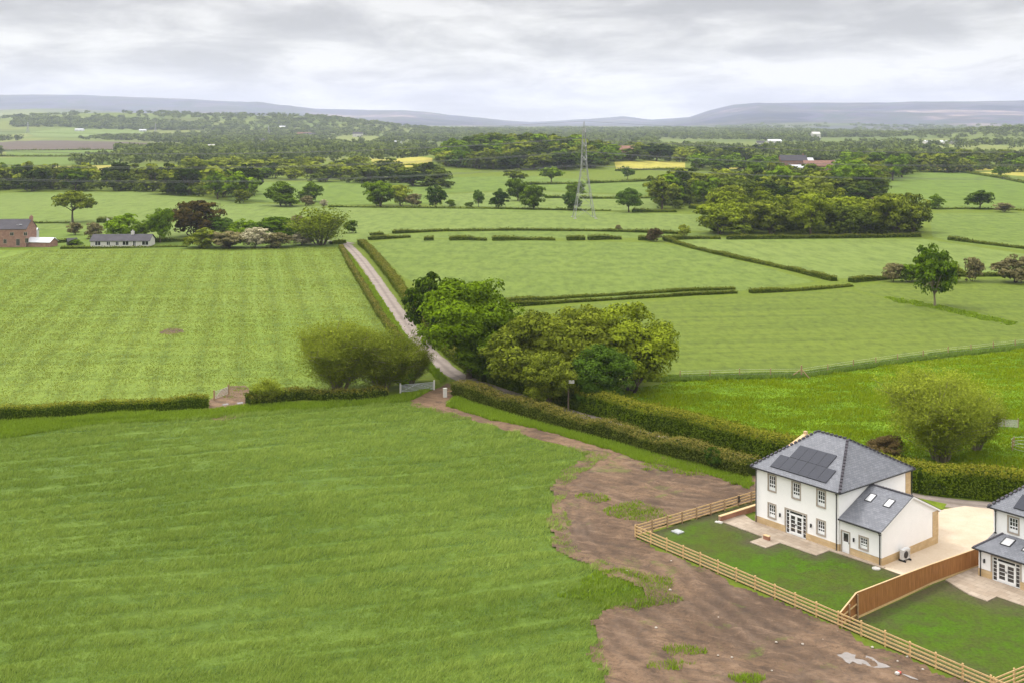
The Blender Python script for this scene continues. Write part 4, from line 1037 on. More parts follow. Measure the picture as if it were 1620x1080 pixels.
def willow_data(stems, twigs, per, leaf, seed, shape='shrub'):
    """feathery upright crown: leaf sprays strung along fine ascending twigs"""
    g = np.random.default_rng(seed); C_ = []; D_ = []; Tn = []; tr = []; tips = []
    for s in range(stems):
        a = s*2.399+g.random(); b = np.array([math.cos(a), math.sin(a), 0])*.07*math.sqrt(s/stems)
        lean = np.array([math.cos(a), math.sin(a), 0])*.30*math.sqrt((s+.5)/stems); top = b+lean+np.array([0,0,.60-.18*math.sqrt((s+.5)/stems)+.05*g.normal()])
        mid = (b+top)/2+np.array([0,0,.07]); tr.append(tube_quads([b, mid, top], [.013,.009,.004], 5)); ct = g.random()
        for k in range(twigs):
            f = g.uniform(.12, 1); p = b+(mid-b)*f*2 if f < .5 else mid+(top-mid)*(f-.5)*2
            d = unit(np.array([g.normal(), g.normal(), .55+.5*g.random()])+lean*1.5); ln = g.uniform(.16, .40)*(1.1-.3*f)
            if k % 9 == 0: tr.append(tube_quads([p, p+d*ln*.5, p+d*ln], [.004,.0025,.001], 3))
            t = g.random(per)**.7; bend = np.array([0,0,.06])
            pos = p+d*(t*ln)[:,None]+bend*(t**2)[:,None]+g.normal(size=(per,3))*.018
            C_.append(pos); D_.append(np.repeat(d[None], per, 0)); Tn.append(np.full(per, .45*ct+.25*g.random()))
    c = np.concatenate(C_); d = np.concatenate(D_); tn = np.concatenate(Tn)
    ok = c[:,2] > .02; c, d, tn = c[ok], d[ok], tn[ok]
    t = unit(d+g.normal(size=d.shape)*.7); r = unit(g.normal(size=d.shape)); s = unit(np.cross(t, r))
    a = (leaf*g.uniform(.6, 1.3, len(c)))[:,None]; b = a*.42
    V4 = np.stack([c+t*a, c+s*b, c-t*a, c-s*b], 1)
    return V4, np.clip(tn+.3*g.random(len(c)), 0, 1), np.concatenate(tr)

PROTO = {}
def proto(shape, lod, var):
    key = (shape, lod, var)
    if key in PROTO: return PROTO[key]
    seed = hash((len(shape)*7+ord(shape[0]), 0, var)) % 100000
    seed = (len(shape)*911+ord(shape[0])*31+{'near':1,'mid':2,'far':3,'dot':4,'dot2':5}[lod]*7+var*131)
    if shape == 'willow':
        p = {'near':(12,220,22,.0105),'mid':(8,90,9,.020),'far':(6,40,6,.045),'dot':(4,14,4,.09)}[lod]
        V4, tint, T = willow_data(*p, seed)
        q = {'near':(70,90,.0120),'mid':(30,50,.026),'far':(20,24,.055),'dot':(8,8,.12)}[lod]
        W4, wt, cs, rs = crown_data('soft', *q, seed+9); V4 = np.concatenate([V4, W4]); tint = np.concatenate([tint, wt])
    else:
        p = {'near':(190,170,.0180),'mid':(100,56,.036),'far':(54,24,.066),'dot':(12,9,.15),'dot2':(14,16,.10)}[lod]
        V4, tint, cs, rs = crown_data(shape, *p, seed)
        T = trunk_data(shape, cs, seed, stems=(4 if shape == 'shrub' else 1)) if lod not in ('dot','dot2') else tube_quads([(0,0,-.02),(0,0,.4)], [.03,.02], 4)
    V4, T = norm_tree(V4, T); PROTO[key] = (V4, tint, T, {})
    return PROTO[key]
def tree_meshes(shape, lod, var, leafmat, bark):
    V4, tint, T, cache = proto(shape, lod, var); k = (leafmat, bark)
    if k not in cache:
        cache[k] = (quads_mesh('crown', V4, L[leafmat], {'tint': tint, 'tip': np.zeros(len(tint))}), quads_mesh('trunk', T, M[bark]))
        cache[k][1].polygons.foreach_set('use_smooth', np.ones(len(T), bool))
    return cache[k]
def tree_single(shape, lod, var, leafmat, bark='bark'):
    V4, tint, T, cache = proto(shape, lod, var); k = ('single', leafmat)
    if k not in cache:
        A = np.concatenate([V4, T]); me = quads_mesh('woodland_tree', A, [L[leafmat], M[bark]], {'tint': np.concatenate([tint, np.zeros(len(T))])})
        mi = np.zeros(len(A), np.int32); mi[len(V4):] = 1; me.polygons.foreach_set('material_index', mi); cache[k] = me
    return cache[k]
def tree(name, p, w, h, shape, leafmat, lod, var, label, cat='tree', group=None, bark='bark', rz=None):
    rz = random.uniform(0, 6.28) if rz is None else rz
    if lod in ('far', 'dot'):
        o = link(tree_single(shape, lod, var, leafmat), name, None, (p[0], p[1], hz(p)-.05)); o.rotation_euler = (0,0,rz)
    else:
        o = empty(name, (p[0], p[1], hz(p)-.05), rz); cm, tm = tree_meshes(shape, lod, var, leafmat, bark)
        link(cm, 'crown', o); link(tm, 'trunk', o)
    o.scale = (w, w, h)
    return tag(o, label, cat, group)
def tree_px(name, cx, by, wpx, ty, shape, leafmat, label, cat='tree', lod=None, var=0, bark='bark', group=None, rz=None):
    p = P(cx, by); D = p[1]; z = hz(p); h = H-(ty-HZ)/F*D-z; w = wpx/F*D
    if lod is None: lod = 'near' if D < 180 else ('mid' if D < 480 else 'far')
    return tree(name, p, w, h, shape, leafmat, lod, var, label, cat, group, bark, rz)

# the trees along the lane and by the house
tree_px('oak_tree', 742, 598, 146, 445, 'round', 'oak', 'largest dark green oak standing beside the lane bend', var=0)
tree_px('oak_tree', 678, 542, 66, 434, 'round', 'oak', 'smaller oak behind the largest oak, further up the lane', var=1)
tree_px('oak_tree', 778, 604, 92, 512, 'shrub', 'oak', 'low spreading dark oak between the largest oak and the olive trees', var=0)
tree_px('ash_tree', 838, 626, 122, 500, 'shrub', 'olive', 'olive green bushy tree at the left of the lane clump', var=1)
tree_px('ash_tree', 905, 622, 118, 488, 'round', 'olive', 'tall olive green tree in the middle of the lane clump', var=2)
tree_px('field_maple', 868, 648, 80, 560, 'shrub', 'olive', 'low olive bush at the foot of the lane clump', var=3)
tree_px('field_maple', 998, 616, 130, 483, 'shrub', 'gold', 'broad yellow-green tree at the field end of the lane clump', var=5, rz=.8)
tree_px('sycamore_tree', 946, 641, 106, 547, 'shrub', 'deep', 'compact deep green tree in front of the yellow-green one', var=3)
tree_px('willow_tree', 538, 618, 112, 511, 'willow', 'willow', 'feathery olive willow with bare stems left of the field gate', bark='bark_pale', var=0)
tree_px('willow_tree', 606, 617, 100, 526, 'willow', 'willow', 'feathery olive willow nearest the field gate', bark='bark_pale', var=1)
tree_px('willow_tree', 650, 606, 56, 546, 'willow', 'willow', 'smaller feathery willow leaning over the lane edge', bark='bark_pale', var=2)
tree_px('willow_tree', 1490, 728, 146, 588, 'willow', 'willow', 'large feathery willow behind the tall hedge beside the house roof', bark='bark_pale', var=3)
tree_px('willow_tree', 1545, 712, 70, 622, 'willow', 'olive', 'slim willow at the edge of the large meadow willow', bark='bark_pale', var=4)
tree_px('shrub', 1403, 724, 52, 690, 'shrub', 'red', 'dull red leafless looking shrub by the meadow willow', 'shrub', var=1)
tree_px('shrub', 1132, 742, 32, 706, 'shrub', 'deep', 'rounded dark green bush growing in the low lane hedge', 'shrub', lod='mid', var=2)
tree_px('shrub', 641, 612, 28, 570, 'shrub', 'lime', 'yellow-green sapling behind the steel field gate', 'shrub', lod='mid', var=3)
tree_px('shrub', 424, 638, 44, 598, 'willow', 'willow', 'thin scrubby bush beside the muddy field gateway', 'shrub', lod='mid', var=1)
tree_px('shrub', 404, 637, 30, 616, 'shrub', 'hedge', 'low dark bramble bush at the muddy gateway', 'shrub', lod='mid', var=2)
tree_px('field_tree', 1479, 485, 58, 389, 'tall', 'lime', 'lone tree with a bare pale trunk between the mown fields', var=0, bark='bark_pale', lod='mid')
for k, (cx, by, w, ty, mt, lab) in enumerate(((1413,446,30,416,'pink','brownish hedge bush furthest left behind the lone tree'),(1440,446,34,418,'lime','yellow-green hedge bush left of the lone tree'),
    (1466,446,42,409,'pink','brownish hedge bush directly behind the lone tree'),(1507,446,32,417,'olive','olive hedge bush just right of the lone tree'),(1540,445,28,407,'pink','pinkish round hedge bush right of the lone tree'),(1604,447,56,404,'pink','broad pinkish bush on the hedge at the picture edge'))):
    tree_px('shrub', cx, by, w, ty, 'shrub', mt, lab, 'shrub', lod='mid', var=k % 3)
# cottage gardens across the field
for k, (nm, cx, by, w, ty, sh, mt, lab) in enumerate((
    ('ash_tree',115,352,60,303,'flat','olive','airy olive tree with a bare trunk behind the bungalow drive'),
    ('garden_tree',196,384,50,339,'round','lime','broad dark green tree behind the left half of the bungalow'),
    ('garden_tree',224,385,30,349,'round','oak','short dark tree behind the bungalow chimney'),
    ('garden_tree',253,384,38,330,'tall','lime','upright fan-shaped green tree at the bungalow gable'),
    ('copper_beech',308,374,84,319,'shrub','copper','dark copper-brown beech, largest tree near the bungalow'),
    ('garden_tree',352,374,44,343,'round','deep','dark green tree right of the copper beech'),
    ('garden_tree',383,376,42,347,'shrub','lime','bright green tree second right of the copper beech'),
    ('garden_tree',436,378,66,344,'shrub','lime','wide bright green tree behind the white blossom bushes'),
    ('willow_tree',508,388,82,330,'willow','gold','tawny rounded willow at the top of the lane'),
    ('shrub',555,369,20,349,'shrub','oak','lone dark bush in the pale field near the lane top'),
    ('shrub',322,392,56,361,'shrub','olive','olive shrub in front of the copper beech'),
    ('shrub',361,393,56,366,'shrub','pink','faded pink flowering shrub right of the olive shrub'),
    ('hawthorn',404,392,50,361,'shrub','blossom','white blossoming hawthorn, the larger of two'),
    ('shrub',437,392,44,368,'shrub','pink','brownish shrub between the two white hawthorns'),
    ('hawthorn',476,388,38,367,'shrub','blossom','white blossoming hawthorn, the smaller of two'),
    ('shrub',470,358,24,341,'shrub','pink','pale grey shrub behind the tawny willow'),
    ('shrub',118,372,22,352,'shrub','pink','tawny shrub below the airy olive tree'),
    ('shrub',147,378,26,352,'shrub','pink','tawny shrub between the flagpole and the airy olive tree'),
    ('shrub',120,388,20,378,'shrub','oak','dark low bush by the black garden shed'))):
    tree_px(nm, cx, by, w, ty, sh, mt, lab, 'shrub' if nm in ('shrub','hawthorn') else 'tree', lod='mid', var=k % 4)
def bare_tree(cx, by, ty, wpx, label):
    p = P(cx, by); D = p[1]; h = H-(ty-HZ)/F*D-hz(p); g = np.random.default_rng(3); out = []
    def grow(a, d, ln, r, n):
        b = a+d*ln; out.append(tube_quads([a, (a+b)/2+g.normal(size=3)*.03*ln, b], [r, r*.8, r*.6], 5))
        if n: 
            for _ in range(3): grow(b, unit(d+g.normal(size=3)*.45), ln*.72, r*.55, n-1)
    grow(np.array([0,0,0.]), unit(np.array([.15,0,1.])), h*.38, .22, 3)
    o = link(quads_mesh('bare_tree', np.concatenate(out), M['bark']), 'bare_tree', None, (p[0], p[1], hz(p))); tag(o, label, 'tree')
bare_tree(334, 372, 317, 40, 'dead leafless tree behind the copper beech')
# single field and hedgerow trees
for k, (cx, by, w, ty, sh, mt, lab) in enumerate((
    (995,336,38,298,'round','deep','round dark tree on a short trunk right of the pylon'),
    (872,289,34,264,'round','oak','round tree left of the pylon, in front of the wood'),
    (993,284,21,263,'round','deep','small round dark tree below the yellow field'),
    (600,327,50,287,'shrub','oak','broad hedgerow tree, first of the row left of the pylon'),
    (634,326,34,293,'shrub','olive','light green hedgerow tree beside the broad first one'),
    (655,327,26,307,'shrub','pink','low brownish bush at the end of the two joined hedgerow trees'),
    (690,328,31,293,'shrub','deep','egg-shaped dark hedgerow tree with a gap on both sides'),
    (713,327,14,316,'shrub','oak','tiny bush right of the egg-shaped hedgerow tree'),
    (757,328,16,301,'tall','deep','slim upright hedgerow tree in the middle of the row'),
    (742,328,13,320,'shrub','oak','tiny dark bush left of the slim upright hedgerow tree'),
    (790,329,30,299,'shrub','deep','round hedgerow tree right of the slim upright one'),
    (843,331,38,293,'shrub','oak','dark hedgerow tree, larger of two joined ones'),
    (818,318,36,283,'shrub','oak','hedgerow tree behind the larger of two joined ones'),
    (815,290,34,267,'round','gold','yellowish tree at the near edge of the round wood'),
    (905,333,28,302,'shrub','deep','dark ivy-clad tree behind the left leg of the pylon'),
    (912,312,28,288,'round','oak','dark tree further behind the left leg of the pylon'),
    (444,326,44,287,'round','oak','tall hedgerow tree left of the far lane field'),
    (455,327,38,306,'shrub','oak','low dark hedgerow bush under the tall hedgerow tree'),
    (491,320,38,288,'shrub','oak','round hedgerow tree beside the low dark bush'),
    (486,326,20,310,'shrub','pink','pinkish hawthorn bush under the round hedgerow tree'),
    (512,328,12,316,'shrub','blossom','small pale blossoming bush alone on the far hedge'),
    (383,322,26,300,'shrub','olive','olive bush at the end of the tree belt'),
    (1480,331,26,307,'shrub','oak','rounded bush on the far right pasture hedge'),
    (1550,331,38,301,'round','oak','spreading tree on the far right pasture hedge'),
    (1588,336,28,321,'shrub','pink','pale low bushes right of the spreading pasture tree'),
    (1583,281,22,264,'round','lime','light green tree alone in the highest right pasture'),
    (1525,273,34,250,'round','olive','olive tree standing out of the far right belt'),
    (1036,382,24,361,'shrub','red','reddish bush at the corner of the middle hedges'),
    (1082,378,20,355,'round','olive','small rounded olive tree on the middle hedge'),
    (979,364,10,356,'shrub','pink','tiny bush on the long straight hedge'),
    (420,283,32,264,'round','oak','round dark tree at the near edge of the far belt'))):
    tree_px('hedgerow_tree' if w > 26 else 'hedgerow_bush', cx, by, w, ty, sh, mt, lab, 'tree' if w > 26 else 'bush', lod='mid' if by > 300 else 'far', var=k % 4)

WOODS = []
UNDER = []
def wood(pts, n, wr, hr, mats, label, group, shapes=('shrub','shrub','round'), lod='far', cat='tree', under=3, world=False):
    poly = np.array(pts if world else px(*pts)); WOODS.append(poly); lo = poly.min(0); hi = poly.max(0); got = []; tries = 0; area = .5*abs(np.sum(poly[:,0]*np.roll(poly[:,1],1)-poly[:,1]*np.roll(poly[:,0],1)))
    dm = .80*math.sqrt(area/n)
    while len(got) < n and tries < 40000:
        tries += 1; q = lo+(hi-lo)*rng.random(2)
        if not inside(poly, q[0], q[1]): continue
        if tries % 400 == 0: dm *= .93
        if any((q[0]-a[0])**2+(q[1]-a[1])**2 < dm*dm for a in got): continue
        got.append(q)
    UNDER.append((poly, int(n*under), hr[0]*.62))
    for k, q in enumerate(got):
        w = rng.uniform(*wr)*1.18; h = rng.uniform(*hr)
        tree('woodland_tree', q, w, h, shapes[k % len(shapes)], mats[int(rng.random()*len(mats))], lod, k % 3, label, cat, group)
wood([(-70,304),(150,303),(240,304),(300,312),(392,320),(400,304),(300,293),(-70,290)], 40, (11,17), (11,16), ['wood','olive','wood','olive','oak'], 'broadleaf tree in the belt along the top of the pale left field', 'trees of the belt above the left field')
wood([np.array([11+74*math.cos(a), 915+95*math.sin(a)]) for a in np.linspace(0, 6.2832, 17)[:-1]], 74, (14,19), (11,15), ['wood','oak','lime','wood','wood_deep'], 'tree in the dense rounded wood behind the pylon', 'trees of the rounded wood behind the pylon', world=True)
wood([(300,281),(420,284),(560,291),(695,299),(700,280),(560,266),(400,264),(300,268)], 44, (11,18), (8,12), ['wood','wood_deep','olive','wood'], 'tree in the loose wood between the far left fields and the yellow field', 'trees of the loose wood left of the rounded wood')
wood([(1128,373),(1200,375),(1300,374),(1440,373),(1452,364),(1400,354),(1300,340),(1150,340)], 34, (9,13), (9,13.5), ['wood','olive','olive','wood_deep','gold'], 'tree in the near triangular wood right of the pylon', 'trees of the near triangular wood', ('shrub','shrub','tall'), 'mid')
wood([(1042,332),(1110,328),(1230,327),(1365,328),(1385,318),(1340,303),(1200,296),(1075,300)], 34, (12,18), (11,16), ['wood','olive','wood_deep','oak'], 'tree in the dark wood behind the near triangular wood', 'trees of the dark wood behind the triangular one')
wood([(1345,324),(1388,322),(1398,292),(1460,271),(1340,266),(1322,300)], 22, (13,18), (13,17), ['wood','lime','oak'], 'tree in the leafy line leading from the far farm to the near wood', 'trees of the line beside the far farm')
wood([(1395,272),(1640,276),(1680,264),(1400,258)], 26, (12,18), (11,15), ['wood','wood_deep','oak'], 'tree in the belt along the top right pastures', 'trees of the belt above the right pastures')
wood([(982,256),(1200,257),(1215,248),(985,247)], 24, (16,24), (11,15), ['wood_deep','wood_deep','wood'], 'tree in the straight dark plantation beyond the yellow field', 'trees of the plantation beyond the yellow field')
wood([(1090,272),(1235,272),(1240,264),(1090,264)], 12, (12,16), (9,13), ['oak','lime','wood_deep'], 'round tree in the short row before the far farm', 'trees of the row before the far farm')

def undergrowth():
    g = np.random.default_rng(15); V_ = []; T_ = []
    for poly, n, hm in UNDER:
        lo, hi = poly.min(0), poly.max(0); a = lo+(hi-lo)*g.random((n*12, 2)); a = a[inside(poly, a[:,0], a[:,1])][:n]
        Z = height(a[:,0], a[:,1])
        for i in range(len(a)):
            V4, tint, T, _ = proto('shrub', 'dot2', i % 3); w = g.uniform(5, 9); h = hm*g.uniform(.4, 1.0); c, s = math.cos(i), math.sin(i)
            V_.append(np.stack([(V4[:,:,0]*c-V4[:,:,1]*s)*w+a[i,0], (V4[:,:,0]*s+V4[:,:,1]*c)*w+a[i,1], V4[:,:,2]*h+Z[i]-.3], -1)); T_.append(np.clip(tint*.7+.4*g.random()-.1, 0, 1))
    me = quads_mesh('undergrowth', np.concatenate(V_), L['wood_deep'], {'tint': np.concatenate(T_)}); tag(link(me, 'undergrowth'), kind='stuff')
undergrowth()

# far-off woodland and hedgerows that read as one mass
FREE = [np.array(px(*q)) for q in ([(585,249),(690,249),(690,266),(585,266)],[(970,255),(1090,255),(1090,270),(970,270)],[(-90,226),(60,221),(200,223),(296,229),(290,238),(-90,241)],[(-60,249),(190,249),(190,262),(-60,263)],
    [(10,237),(185,237),(185,248),(10,248)],[(60,207),(130,203),(200,203),(250,211),(220,219),(60,218)],[(585,262),(700,262),(700,300),(585,300)],[(1290,218),(1520,219),(1500,229),(1300,229)],[(1520,212),(1680,214),(1680,228),(1500,228)],[(1040,225),(1210,228),(1210,238),(1040,236)])]
def far_woods():
    g = np.random.default_rng(5); pts = []
    n = 40000; pxs = g.uniform(-120, 1740, n); D = np.exp(g.uniform(math.log(1060), math.log(5600), n))
    X = (pxs-810)/F*D; Y = D
    m = fbm(X/330+3, Y/420, 51, 3)
    thr = np.where(pxs < 430, .52, np.where(pxs < 1150, .42, .45))
    keep = m > thr
    # hedgerows
    e = np.abs(fbm(X/520+9, Y/520, 61, 2)-.5) < .012; keep |= e
    for q in FREE+WOODS: keep &= ~inside(q, X, Y)
    X, Y = X[keep], Y[keep]
    sel = g.permutation(len(X))[:8500]; X, Y = X[sel], Y[sel]
    ex = []; 
    for (q, k) in (([(18,201),(140,203),(142,190),(20,190)],240),([(120,204),(330,207),(338,196),(150,184)],420),([(418,197),(468,198),(466,190),(420,190)],70),([(476,195),(582,199),(585,192),(480,186)],150),
                   ([(100,262),(500,262),(500,246),(260,240)],260),([(300,245),(690,247),(690,232),(300,226)],300),([(1020,216),(1620,220),(1700,206),(1020,203)],800),([(1130,205),(1240,206),(1240,201),(1130,201)],80),([(600,226),(1040,228),(1040,206),(600,206)],420),([(330,214),(600,216),(600,204),(330,203)],260)):
        poly = np.array(px(*q)); lo, hi = poly.min(0), poly.max(0); a = lo+(hi-lo)*g.random((k*14, 2)); a = a[inside(poly, a[:,0], a[:,1])][:k]; ex.append(a)
    ex = np.concatenate(ex); X = np.concatenate([X, ex[:,0]]); Y = np.concatenate([Y, ex[:,1]])
    Z = height(X, Y); V_ = []; T_ = []
    for i in range(len(X)):
        V4, tint, T, _ = proto('round' if i % 2 else 'shrub', 'dot', i % 3)
        D_ = Y[i]; w = g.uniform(9, 15)*(1+max(0, D_-1500)/3800); h = g.uniform(7.5, 13.5)
        a = g.random()*6.28; c, s = math.cos(a), math.sin(a)
        q = np.stack([(V4[:,:,0]*c-V4[:,:,1]*s)*w+X[i], (V4[:,:,0]*s+V4[:,:,1]*c)*w+Y[i], V4[:,:,2]*h+Z[i]-.4], -1)
        V_.append(q); T_.append(np.clip(tint*.6+.5*g.random()-.05, 0, 1))
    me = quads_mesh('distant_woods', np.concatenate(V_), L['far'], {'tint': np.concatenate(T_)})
    tag(link(me, 'distant_woods'), kind='stuff')
far_woods()

# ---------------------------------------------------------------- hedges
def hedge(path, w, h, label, leaf=.10, dens=55, mat='hedge', hv=.28, name='hedge', top=1.0, wild=0.0):
    path = [np.array(p, float) for p in path]; g = np.random.default_rng(int(abs(path[0][0])*7+len(path)))
    seg = [np.linalg.norm(b-a) for a, b in zip(path, path[1:])]; tot = sum(seg); cum = np.concatenate([[0], np.cumsum(seg)])
    def at(s):
        i = np.clip(np.searchsorted(cum, s, 'right')-1, 0, len(seg)-1); a = np.array(path)[i]; b = np.array(path)[i+1]; t = ((s-cum[i])/np.array(seg)[i])[:,None]
        d = (b-a)/np.array(seg)[i][:,None]; return a+(b-a)*t, np.stack([-d[:,1], d[:,0]], -1)
    n = int(tot*(2*h+w)*dens); s = g.random(n)*tot; c, nr = at(s)
    q = g.random(n)*(2*h+w); lf = (1-wild)+wild*2*vnoise(s*.075, s*0+5, 31)**1.3; hs = h*lf*(1-hv+2*hv*fbm(s*.28, s*0+3, 4, 3)+.45*hv*np.clip(vnoise(s*.45, s*0+1, 7)-.72, 0, 1)*3.5); ws = w*(.72+.56*fbm(s*.35, s*0+9, 6, 3))
    left = q < h; right = q > h+w
    off = np.where(left, -ws/2, np.where(right, ws/2, (q-h)/w*ws-ws/2)); z = np.where(left, q/h*hs, np.where(right, (q-h-w)/h*hs, hs))
    # round the shoulders
    rnd = .25*min(w, h); z = z-np.where(~left & ~right, rnd*np.clip(np.abs(off)/(ws/2), 0, 1)**4*.8, 0); bulge = 1-.12*(1-z/np.maximum(hs,.1))
    off = off*bulge
    jit = g.normal(size=(n,3))*leaf*.9
    X = np.stack([c[:,0]+nr[:,0]*off, c[:,1]+nr[:,1]*off, z], -1)+jit
    gz = height(X[:,0], X[:,1]); X[:,2] = np.maximum(X[:,2], .02)+gz
    nz = np.where(left | right, .25, 1.0); sd = np.where(left, -1.0, np.where(right, 1.0, 0))
    nm = unit(np.stack([nr[:,0]*sd, nr[:,1]*sd, nz], -1)+g.normal(size=(n,3))*.5)
    a = leaf*g.uniform(.6, 1.3, n)
    V4 = leaf_quads(X, nm, a, a*g.uniform(.5, .8, n), g)
    tint = np.clip(.15+.5*fbm(s*.9, z*.9+sd*5, 8, 3)+.35*g.random(n)-.1, 0, 1)
    tip = np.clip((z/np.maximum(hs,.1)-.78)*3.2, 0, 1)*(.35+.65*g.random(n))*top
    # woody core
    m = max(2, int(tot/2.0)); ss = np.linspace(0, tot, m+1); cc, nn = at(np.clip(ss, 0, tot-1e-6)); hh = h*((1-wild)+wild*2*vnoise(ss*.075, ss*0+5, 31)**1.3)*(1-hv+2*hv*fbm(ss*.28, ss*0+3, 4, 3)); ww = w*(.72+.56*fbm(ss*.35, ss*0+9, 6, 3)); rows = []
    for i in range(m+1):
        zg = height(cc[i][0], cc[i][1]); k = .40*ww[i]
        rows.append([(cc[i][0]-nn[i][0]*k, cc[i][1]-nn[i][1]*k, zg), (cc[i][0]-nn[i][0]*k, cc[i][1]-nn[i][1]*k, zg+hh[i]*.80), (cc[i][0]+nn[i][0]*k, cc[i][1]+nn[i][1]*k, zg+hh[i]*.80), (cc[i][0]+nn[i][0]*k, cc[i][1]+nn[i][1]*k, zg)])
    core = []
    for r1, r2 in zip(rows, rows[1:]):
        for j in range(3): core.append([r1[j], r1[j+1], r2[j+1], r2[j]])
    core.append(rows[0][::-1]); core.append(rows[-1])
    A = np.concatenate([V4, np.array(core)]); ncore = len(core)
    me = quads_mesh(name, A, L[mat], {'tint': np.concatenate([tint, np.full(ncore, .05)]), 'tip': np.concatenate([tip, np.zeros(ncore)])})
    return tag(link(me, name), label, 'hedge')
hedge(px((-80,672),(0,663),(90,658),(170,653),(250,648),(330,643)), 1.9, 1.55, 'clipped dark hedge with a flat top at the left field edge', .09, 70, 'hedge_tall')
hedge(px((726,622),(760,636),(800,648),(900,676),(1000,702),(1090,727),(1192,753)), 2.6, 1.9, 'low brown-topped hedge on the near side of the lane', .10, 75, 'hedge_brown', .34)
NF = [(-5.5,165),(1,155),(7,147),(15,137.5),(22,130),(29,122.8),(36,116.8),(41,112.9),(47.5,110.5),(60,107.3),(95,103)]
hedge([(x+.55,y+.56) for x, y in NF], 3.0, 2.75, 'tall dense hedge with a yellow-green top behind the white house', .11, 75, 'hedge_tall', .10)
hedge(px((571,387),(585,399),(605,423),(631,457),(653,491),(685,533),(716,566),(748,588),(772,603)), 2.0, 1.6, 'rough hedge along the far side of the upper lane', .13, 42, 'hedge')
hedge(px((539,393),(553,420),(576,458),(602,502),(636,548)), 1.2, 1.1, 'thin straggling hedge between the left field and the lane verge', .12, 36, 'hedge_brown', .35)
hedge(px((392,640),(440,634),(480,628),(520,632),(560,632),(610,626)), 2.4, 1.2, 'rough bramble hedge below the feathery willows', .12, 45, 'hedge', .45)
MH = [
 ([(800,486),(900,479),(1000,473),(1100,467),(1165,464)], 1.6,1.0,'nearer of two parallel hedges across the middle fields'),
 ([(800,479),(900,472),(1000,466),(1080,461),(1162,458)], 1.6,1.0,'farther of two parallel hedges across the middle fields'),
 ([(1187,464),(1270,460),(1346,453)], 2.0,1.0,'short hedge continuing right after the gap in the parallel hedges'),
 ([(1346,447),(1400,442),(1480,438),(1560,437),(1700,438)], 2.2,1.3,'hedge behind the lone tree with the pale trunk'),
 ([(1054,381),(1100,394),(1160,408),(1240,425),(1320,445)], 2.2,1.4,'diagonal hedge between the two middle ley fields'),
 ([(622,370),(700,366),(820,365),(940,366),(1010,368),(1080,371)], 2.2,1.3,'long straight hedge in front of the pylon field'),
 ([(671,380.5),(686,380.5)], 2.2,1.3,'tiny leftmost hedge remnant in the middle field'),
 ([(711,380.5),(740,380),(769,381)], 2.2,1.5,'second hedge remnant in the middle field'),
 ([(779,381),(830,380),(878,380.5)], 2.2,1.5,'longest hedge remnant in the middle field'),
 ([(897,380.5),(925,380)], 2.2,1.5,'fourth hedge remnant in the middle field'),
 ([(931,380),(960,379),(983,379)], 2.2,1.6,'hedge remnant nearest the reddish bush'),
 ([(1010,380),(1032,380.5)], 2.2,1.5,'short hedge beside the reddish bush'),
 ([(1050,380),(1100,378),(1140,378.5)], 2.4,1.4,'hedge joining the reddish bush to the triangular wood'),
 ([(1150,379),(1250,378),(1350,377),(1456,375)], 2.2,1.6,'clipped hedge along the foot of the triangular wood'),
 ([(1502,380),(1560,387),(1620,394),(1750,408)], 2.2,1.3,'slanting dark hedge in the right pasture'),
 ([(524,387),(545,385)], 2.2,1.4,'short clipped hedge at the lane top entrance'),
 ([(584,380),(615,378),(648,376)], 2.2,1.3,'hedge just right of the lane top'),
 ([(586,373),(606,372)], 2.2,1.0,'short broken hedge above the lane top'),
 ([(96,394),(180,393),(296,391)], 1.5,.8,'low garden hedge in front of the bungalow'),
 ([(240,384),(300,382)], 1.5,1.4,'garden hedge beside the bungalow gable'),
 ([(38,354),(60,354),(110,353)], 1.2,.7,'thin far hedge behind the stone farmhouse'),
 ([(154,352.5),(182,352.5)], 2.2,2.0,'dark block of hedge behind the flagpole'),
 ([(84,385),(105,384)], 1.5,1.2,'dark hedge left of the black shed'),
 ([(520,328),(600,329),(690,330),(800,331),(900,333),(965,334)], 1.6,.8,'thin hedge under the row of hedgerow trees'),
 ([(1000,336),(1070,336)], 2.2,1.6,'dark hedge right of the round pylon tree'),
 ([(862,314),(890,314)], 2.4,1.5,'short hedge left of the pylon'),
 ([(918,315),(980,315),(1040,314)], 2.6,1.6,'hedge right of the pylon below the far strip field'),
 ([(835,293),(880,292),(920,291)], 3,1.8,'far hedge left of the pylon under the wood'),
 ([(930,291),(1000,288),(1062,285)], 3,2.2,'far thick hedge right of the pylon under the yellow field'),
 ([(1092,330),(1120,333),(1152,336)], 2.4,1.8,'curved hedge left of the triangular wood'),
 ([(1372,331),(1460,331),(1560,331),(1630,334)], 2.0,.9,'thin hedge along the far right pasture'),
 ([(1400,273),(1460,273),(1516,272.5)], 3,2.0,'hedge along the top of the right hill pasture'),
 ([(1522,273),(1580,282),(1630,292),(1760,310)], 3,2.0,'slanting hedge at the top right corner pasture'),
 ([(975,271),(1030,269),(1088,268)], 3,1.8,'dark hedge along the near side of the yellow field'),
 ([(700,294),(718,294)], 3,2,'tiny hedge piece below the rounded wood'),
 ([(585,263),(684,262.5)], 3,1.8,'hedge below the yellow field left of the rounded wood'),
 ([(0,248),(100,248),(185,247)], 4,2.2,'far hedge between two left pasture strips'),
 ([(0,239),(130,238),(260,238)], 4,2.0,'far hedge below the ploughed field'),
]
for (q, w, h, lab) in MH:
    w *= .85; h *= .72; pp = px(*q); D = np.mean([p[1] for p in pp]); lf = max(.13, D*.00055)
    hedge(pp, w, h, lab, lf, min(40, .65/lf**2), 'hedge' if D < 420 else 'hedge_tall', .40, top=.6, wild=0 if 'clipped' in lab else .5)

